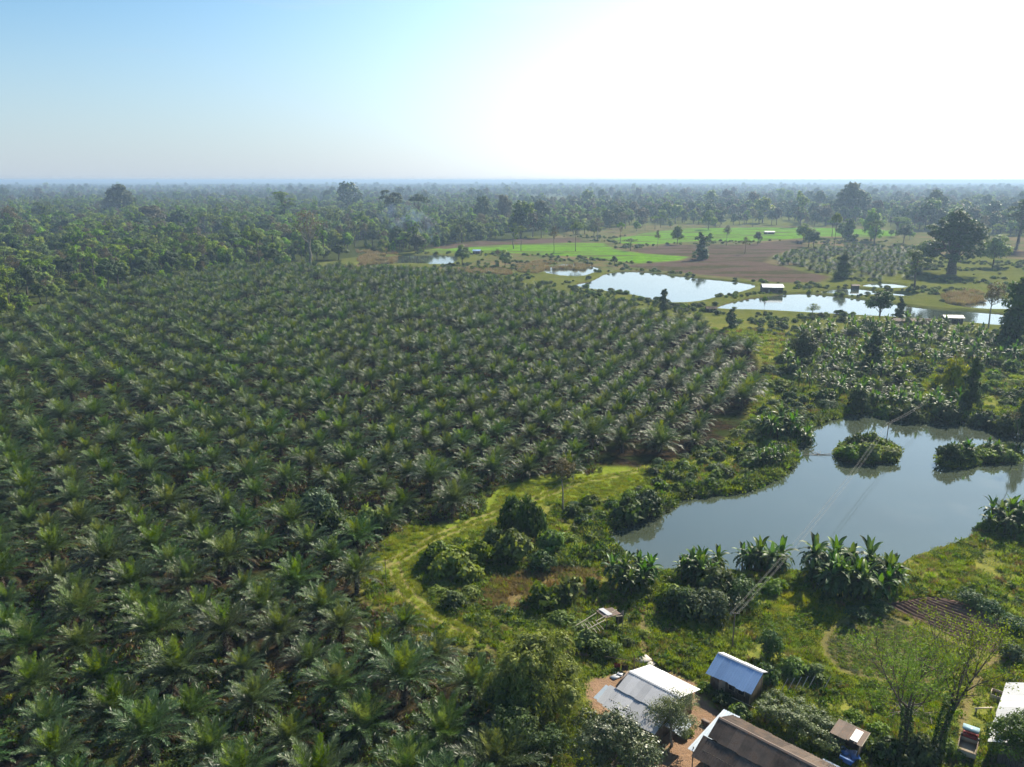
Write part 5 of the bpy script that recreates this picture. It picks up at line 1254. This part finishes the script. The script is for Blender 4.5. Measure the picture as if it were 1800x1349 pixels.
M['grass_lime'] = leafmat('lime_grass_blade', (.17, .22, .02), (.30, .33, .035), .6, .3, .35, .3)
GSRC = [loose('tuft', tuft(1, 'grass')), loose('tuft', tuft(2, 'grass', 46, .6)), loose('tuft', tuft(3, 'grass', 36, .42, .45)), loose('tuft', tuft(4, 'grass_dry', 40, .6)), loose('tuft', tuft(5, 'grass_lime', 40, .4, .45)), loose('tuft', tuft(6, 'leaf_yellow', 40, .5, .45))]
var = r.integers(0, 3, len(X)); q = r.random(len(X))
var = np.where(q < .10, 3, var); var = np.where((dry < 1) & (q < .75), 3, var); var = np.where((lime < .5) & (q < .85), 4, var); var = np.where((yel < 2) & (q < .5), 5, var)
pat = fbm(N3, X / 9, Y / 9, 2); var = np.where((pat > .62) & (q > .5), 4, var)
D = np.hypot(X, Y); scl = r.uniform(.6, 1.25, len(X)) * (D / 95) ** .55; scl = np.where(lime < .3, scl * .75, scl)
scatter('grass', np.stack([X, Y, Z], 1), r.random(len(X)) * 6.28, scl, var, GSRC, 'rough grass over the open ground round houses and ponds')
# weeds and creepers
(X, Y), r = fanpts(42000, 62, 330, 2.0, 52)
k = (sdf(PLANT, X, Y) > .5) & (sdf(FOREST, X, Y) > 0) & bare_ok(X, Y) & (sdf(LIME, X, Y) > -.3) & (sdf(BED2, X, Y) > .3) & (sdf(DRY, X, Y) > -1); X, Y = X[k], Y[k]
cl = fbm(N1, X / 5, Y / 5, 3); k = cl > .53 - .12 * (r.random(len(X)) < .3); X, Y = X[k], Y[k]; D = np.hypot(X, Y)
WS = [loose('weed', weed(1, 'leaf_mid')), loose('weed', weed(2, 'leaf_light', 60, .35, .7)), loose('weed', weed(3, 'leaf_dark', 70, .6)), loose('weed', weed(4, 'leaf_mid', 40, .7, .5, .4)), loose('weed', weed(5, 'leaf_grey', 90, .4, .7, .16))]
scatter('undergrowth', np.stack([X, Y, hgt(X, Y)], 1), r.random(len(X)) * 6.28, r.uniform(.6, 1.4, len(X)) * (D / 95) ** .5, np.digitize(r.random(len(X)) * .7 + fbm(N4, X / 12, Y / 12, 2) * .6, [.40, .88, .885, .99]), WS, 'leafy weeds and creepers between the bushes')
# plants crowding the water's edge
(Xb, Yb), r = fanpts(60000, 110, 230, 1.2, 61, hw=.75, x0=.0)
pb = pond_sd(Xb, Yb); k = (pb > -.5) & (pb < 2.6) & (Yb - Xb * .2 > 112); Xb, Yb = Xb[k], Yb[k]
scatter('bank_plants', np.stack([Xb, Yb, np.maximum(hgt(Xb, Yb), WATER)], 1), r.random(len(Xb)) * 6.28, r.uniform(.8, 2.2, len(Xb)), r.integers(0, 5, len(Xb)), [WS[0], WS[1], WS[2], WS[3], GSRC[1]], 'leafy plants crowding the banks of the near pond')
# low crop rows in the weedy garden bed and its sparse greens on the tilled one
X, Y, r = inpoly_scatter(BED2, .5, .12, 53); vv = X * BN[0] + Y * BN[1]; sv = np.round(vv / .78) * .78 - vv; X = X + BN[0] * sv; Y = Y + BN[1] * sv
k = (r.random(len(X)) < .85) & (sdf(BED2, X, Y) < -.9); X, Y = X[k], Y[k]
scatter('crop_rows', np.stack([X, Y, hgt(X, Y) + .02], 1), r.random(len(X)) * 6.28, r.uniform(.4, .8, len(X)), (r.random(len(X)) < .6).astype(int), [WS[4], WS[1]], 'low leafy crop in rows beside the tilled bed')
# palm floor weeds and litter
(X, Y), r = fanpts(46000, 58, 330, 2.0, 54, hw=.12, x0=-.72)
k = (sdf(PLANT, X, Y) < -.5); X, Y = X[k], Y[k]; k = fbm(N1, X / 7, Y / 7, 2) > .42; X, Y = X[k], Y[k]
LS = [WS[0], loose('weed', weed(7, 'leaf_yellow', 50, .35, .6)), WS[3], WS[2], loose('litter', weed(8, 'frond_dead', 26, .25, .9, .6))]
scatter('plantation_weeds', np.stack([X, Y, hgt(X, Y)], 1), r.random(len(X)) * 6.28, r.uniform(.6, 1.3, len(X)), r.integers(0, 5, len(X)), LS, 'weeds and dry litter on the plantation floor')
# reeds at the far ponds
RP = [W([(905, 478), (910, 464), (950, 460), (1000, 461), (1038, 468), (1030, 474), (985, 472), (955, 474), (950, 482)], 0, 0), W([(628, 442), (690, 440), (705, 452), (690, 461), (640, 466), (630, 460)], 0, 0), W([(780, 476), (830, 474), (900, 476), (900, 484), (800, 482)], 0, 0), W([(1655, 520), (1700, 512), (1730, 516), (1730, 530), (1700, 536), (1660, 532)], 0, 0), W([(560, 470), (640, 470), (640, 476), (560, 476)], 0, 0)]
XX = []; 
for p in RP: X, Y, r = inpoly_scatter(p, 2.1, .9, 55); XX.append(np.stack([X, Y], 1))
XX = np.concatenate(XX); X, Y = XX[:, 0], XX[:, 1]; r = rs(56); k = fbm(N1, X / 9, Y / 14, 2) > .42; X, Y = X[k], Y[k]
scatter('reeds', np.stack([X, Y, np.maximum(hgt(X, Y), WATER) - .1], 1), r.random(len(X)) * 6.28, r.uniform(.4, 1.1, len(X)), r.integers(0, 2, len(X)), [loose('reed', tuft(11, 'reed', 60, 2.6, 1.0)), loose('reed', tuft(12, 'grass_dry', 60, 2.2, 1.0))], 'pale brown reeds in and around the far ponds')
# hedgerow scrub along dykes and field edges
(X, Y), r = fanpts(9000, 300, 900, 1.2, 57, hw=.62, x0=-.12)
ps = pond_sd(X, Y); k = (sdf(PLANT, X, Y) > 2) & (sdf(FOREST, X, Y) > 0) & (np.minimum.reduce([sdf(p, X, Y) for p in RICE + PLOUGH]) > 1.5) & (ps > 1.0)
X, Y, ps = X[k], Y[k], ps[k]; k = fbm(N2, X / 22, Y / 22, 3) > np.where(ps < 14, .53, .50); X, Y = X[k], Y[k]
SS = [[loose('s', m) for m in SV[a][0]] for a in ('dark', 'mid', 'light', 'grey')]
scatter('scrub', np.stack([X, Y, hgt(X, Y)], 1), r.random(len(X)) * 6.28, r.uniform(.5, 1.5, len(X)), r.integers(0, 4, len(X)), SS, 'low scrub dotted along the dykes and field edges')

# ------------------------------------------------------------------ smoke, haze
m = NT('thin_smoke'); v = m.n('ShaderNodeVolumePrincipled'); v.inputs['Color'].default_value = (.5, .7, 1, 1)
n = m.noise(.09, 4, .6, m.pos()); m.put(v.inputs['Density'], m.math('MULTIPLY', m.ramp(n, .42, .75), .02)); m.t.links.new(v.outputs[0], m.out.inputs['Volume'])
import bmesh as _b
bm = _b.new(); _b.ops.create_icosphere(bm, subdivisions=3, radius=1)
for q in bm.verts: q.co *= 1 + .25 * (float(N1(q.co.x * 2 + 9, q.co.z * 2 + q.co.y)) - .5)
me = bpy.data.meshes.new('smoke'); bm.to_mesh(me); bm.free(); me.materials.append(m.m)
o = bpy.data.objects.new('smoke', me); COL.objects.link(o); x, y = G(722, 432); o.location = (x, y + 15, 20); o.scale = (34, 16, 15); o.rotation_euler = (0, R(22), 0)
tag(o, 'thin bluish smoke rising from the wood behind the reed pond', kind='stuff')

HAZE = 1.9e-4
m = NT('haze_air'); v = m.n('ShaderNodeVolumePrincipled'); v.inputs['Color'].default_value = (.37, .52, .72, 1); v.inputs['Density'].default_value = HAZE; v.inputs['Anisotropy'].default_value = .25
m.t.links.new(v.outputs[0], m.out.inputs['Volume'])
bm = _b.new(); _b.ops.create_cube(bm, size=1); me = bpy.data.meshes.new('haze'); bm.to_mesh(me); bm.free(); me.materials.append(m.m)
o = bpy.data.objects.new('haze', me); COL.objects.link(o); o.scale = (90000, 90000, 70); o.location = (0, 0, 31); tag(o, 'pale blue haze lying over the whole plain', kind='stuff')

# ------------------------------------------------------------------ sky, sun, camera
w = bpy.data.worlds.new('World'); SC.world = w; w.use_nodes = True; t = w.node_tree; t.nodes.clear()
sky = t.nodes.new('ShaderNodeTexSky'); sky.sky_type = 'NISHITA'; sky.sun_disc = False; sky.sun_elevation = SUN_EL; sky.sun_rotation = SUN_AZ
sky.air_density = 1.0; sky.dust_density = .5; sky.ozone_density = 2.0
bg = t.nodes.new('ShaderNodeBackground'); bg.inputs[1].default_value = .062; hz = t.nodes.new('ShaderNodeMix'); hz.data_type = 'RGBA'; tn = t.nodes.new('ShaderNodeMix'); tn.data_type = 'RGBA'; tn.blend_type = 'MULTIPLY'; tn.inputs[0].default_value = 1; tn.inputs[7].default_value = (.72, .96, 1.04, 1); t.links.new(sky.outputs[0], tn.inputs[6]); t.links.new(tn.outputs[2], hz.inputs[6]); hz.inputs[7].default_value = (4.2, 4.7, 5.5, 1); t.links.new(hz.outputs[2], bg.inputs[0])
# bright hazy aureole round the sun
tc = t.nodes.new('ShaderNodeTexCoord'); nv = t.nodes.new('ShaderNodeVectorMath'); nv.operation = 'NORMALIZE'; t.links.new(tc.outputs['Generated'], nv.inputs[0])
dp = t.nodes.new('ShaderNodeVectorMath'); dp.operation = 'DOT_PRODUCT'; t.links.new(nv.outputs[0], dp.inputs[0])
ga, ge = R(34), R(17); dp.inputs[1].default_value = (sin(ga) * cos(ge), cos(ga) * cos(ge), sin(ge))
def wm(op, a, b=None):
    o = t.nodes.new('ShaderNodeMath'); o.operation = op
    for i, v in enumerate((a, b)):
        if v is None: continue
        if isinstance(v, bpy.types.NodeSocket): t.links.new(v, o.inputs[i])
        else: o.inputs[i].default_value = v
    return o.outputs[0]
gl = wm('DIVIDE', GLOW_A, wm('ADD', wm('EXPONENT', wm('MULTIPLY', wm('SUBTRACT', dp.outputs['Value'], GLOW_C), -GLOW_K)), 1.0))
sx = t.nodes.new('ShaderNodeSeparateXYZ'); t.links.new(nv.outputs[0], sx.inputs[0])
hr = t.nodes.new('ShaderNodeMapRange'); hr.interpolation_type = 'SMOOTHSTEP'; t.links.new(sx.outputs[2], hr.inputs[0])
for i_, v_ in ((1, -.05), (2, .22), (3, .95), (4, 0)): hr.inputs[i_].default_value = v_
cn = t.nodes.new('ShaderNodeTexNoise'); cn.inputs['Scale'].default_value = 3.2; cn.inputs['Detail'].default_value = 6; cn.inputs['Roughness'].default_value = .6
cm = t.nodes.new('ShaderNodeVectorMath'); cm.operation = 'MULTIPLY'; cm.inputs[1].default_value = (1, 1, 9); t.links.new(nv.outputs[0], cm.inputs[0]); t.links.new(cm.outputs[0], cn.inputs['Vector'])
cr_ = t.nodes.new('ShaderNodeMapRange'); cr_.interpolation_type = 'SMOOTHSTEP'; t.links.new(cn.outputs[0], cr_.inputs[0])
for i_, v_ in ((1, .50), (2, .75), (3, 0), (4, .30)): cr_.inputs[i_].default_value = v_
hc = wm('MAXIMUM', hr.outputs[0], cr_.outputs[0]); t.links.new(hc, hz.inputs[0])
mr = t.nodes.new('ShaderNodeMapRange'); mr.interpolation_type = 'SMOOTHSTEP'; t.links.new(sx.outputs[2], mr.inputs[0])
for i_, v_ in ((1, .08), (2, .42), (3, 1.0), (4, .62)): mr.inputs[i_].default_value = v_
gl = wm('MULTIPLY', gl, mr.outputs[0])
bg2 = t.nodes.new('ShaderNodeBackground'); bg2.inputs[0].default_value = (1, .94, .88, 1); t.links.new(gl, bg2.inputs[1])
gc = t.nodes.new('ShaderNodeMix'); gc.data_type = 'RGBA'; gc.inputs[6].default_value = (1, .94, .88, 1); gc.inputs[7].default_value = (.55, .78, 1.1, 1)
gr = t.nodes.new('ShaderNodeMapRange'); gr.inputs[1].default_value = .12; gr.inputs[2].default_value = .40; t.links.new(sx.outputs[2], gr.inputs[0]); t.links.new(gr.outputs[0], gc.inputs[0]); t.links.new(gc.outputs[2], bg2.inputs[0])
ad = t.nodes.new('ShaderNodeAddShader'); t.links.new(bg.outputs[0], ad.inputs[0]); t.links.new(bg2.outputs[0], ad.inputs[1])
wo = t.nodes.new('ShaderNodeOutputWorld'); t.links.new(ad.outputs[0], wo.inputs[0])

ld = bpy.data.lights.new('sun', 'SUN'); ld.energy = 5.0; ld.angle = R(.6); ld.color = (1, .90, .72)
lo = bpy.data.objects.new('sun', ld); COL.objects.link(lo); lo.location = (60, 60, 120)
import mathutils
lo.rotation_euler = mathutils.Vector(tuple(SUND)).to_track_quat('Z', 'Y').to_euler()
cd = bpy.data.cameras.new('camera'); co = bpy.data.objects.new('camera', cd); COL.objects.link(co)
cd.sensor_width = 36; cd.lens = F / 1800 * 36; cd.clip_end = 200000; cd.clip_start = .5
co.location = (0, 0, H); co.rotation_euler = (pi / 2 - PITCH, 0, 0); SC.camera = co
SC.view_settings.view_transform = 'Standard'; SC.view_settings.look = 'None'; SC.view_settings.exposure = 1.15; SC.view_settings.gamma = 1
cy = SC.cycles
cy.use_denoising = True; cy.max_bounces = 5; cy.diffuse_bounces = 2; cy.glossy_bounces = 2; cy.transmission_bounces = 2; cy.volume_bounces = 0; cy.transparent_max_bounces = 4
cy.use_adaptive_sampling = True; cy.adaptive_threshold = .03; cy.caustics_reflective = False; cy.caustics_refractive = False
cy.sample_clamp_indirect = 4
print('objects', len(SC.objects))
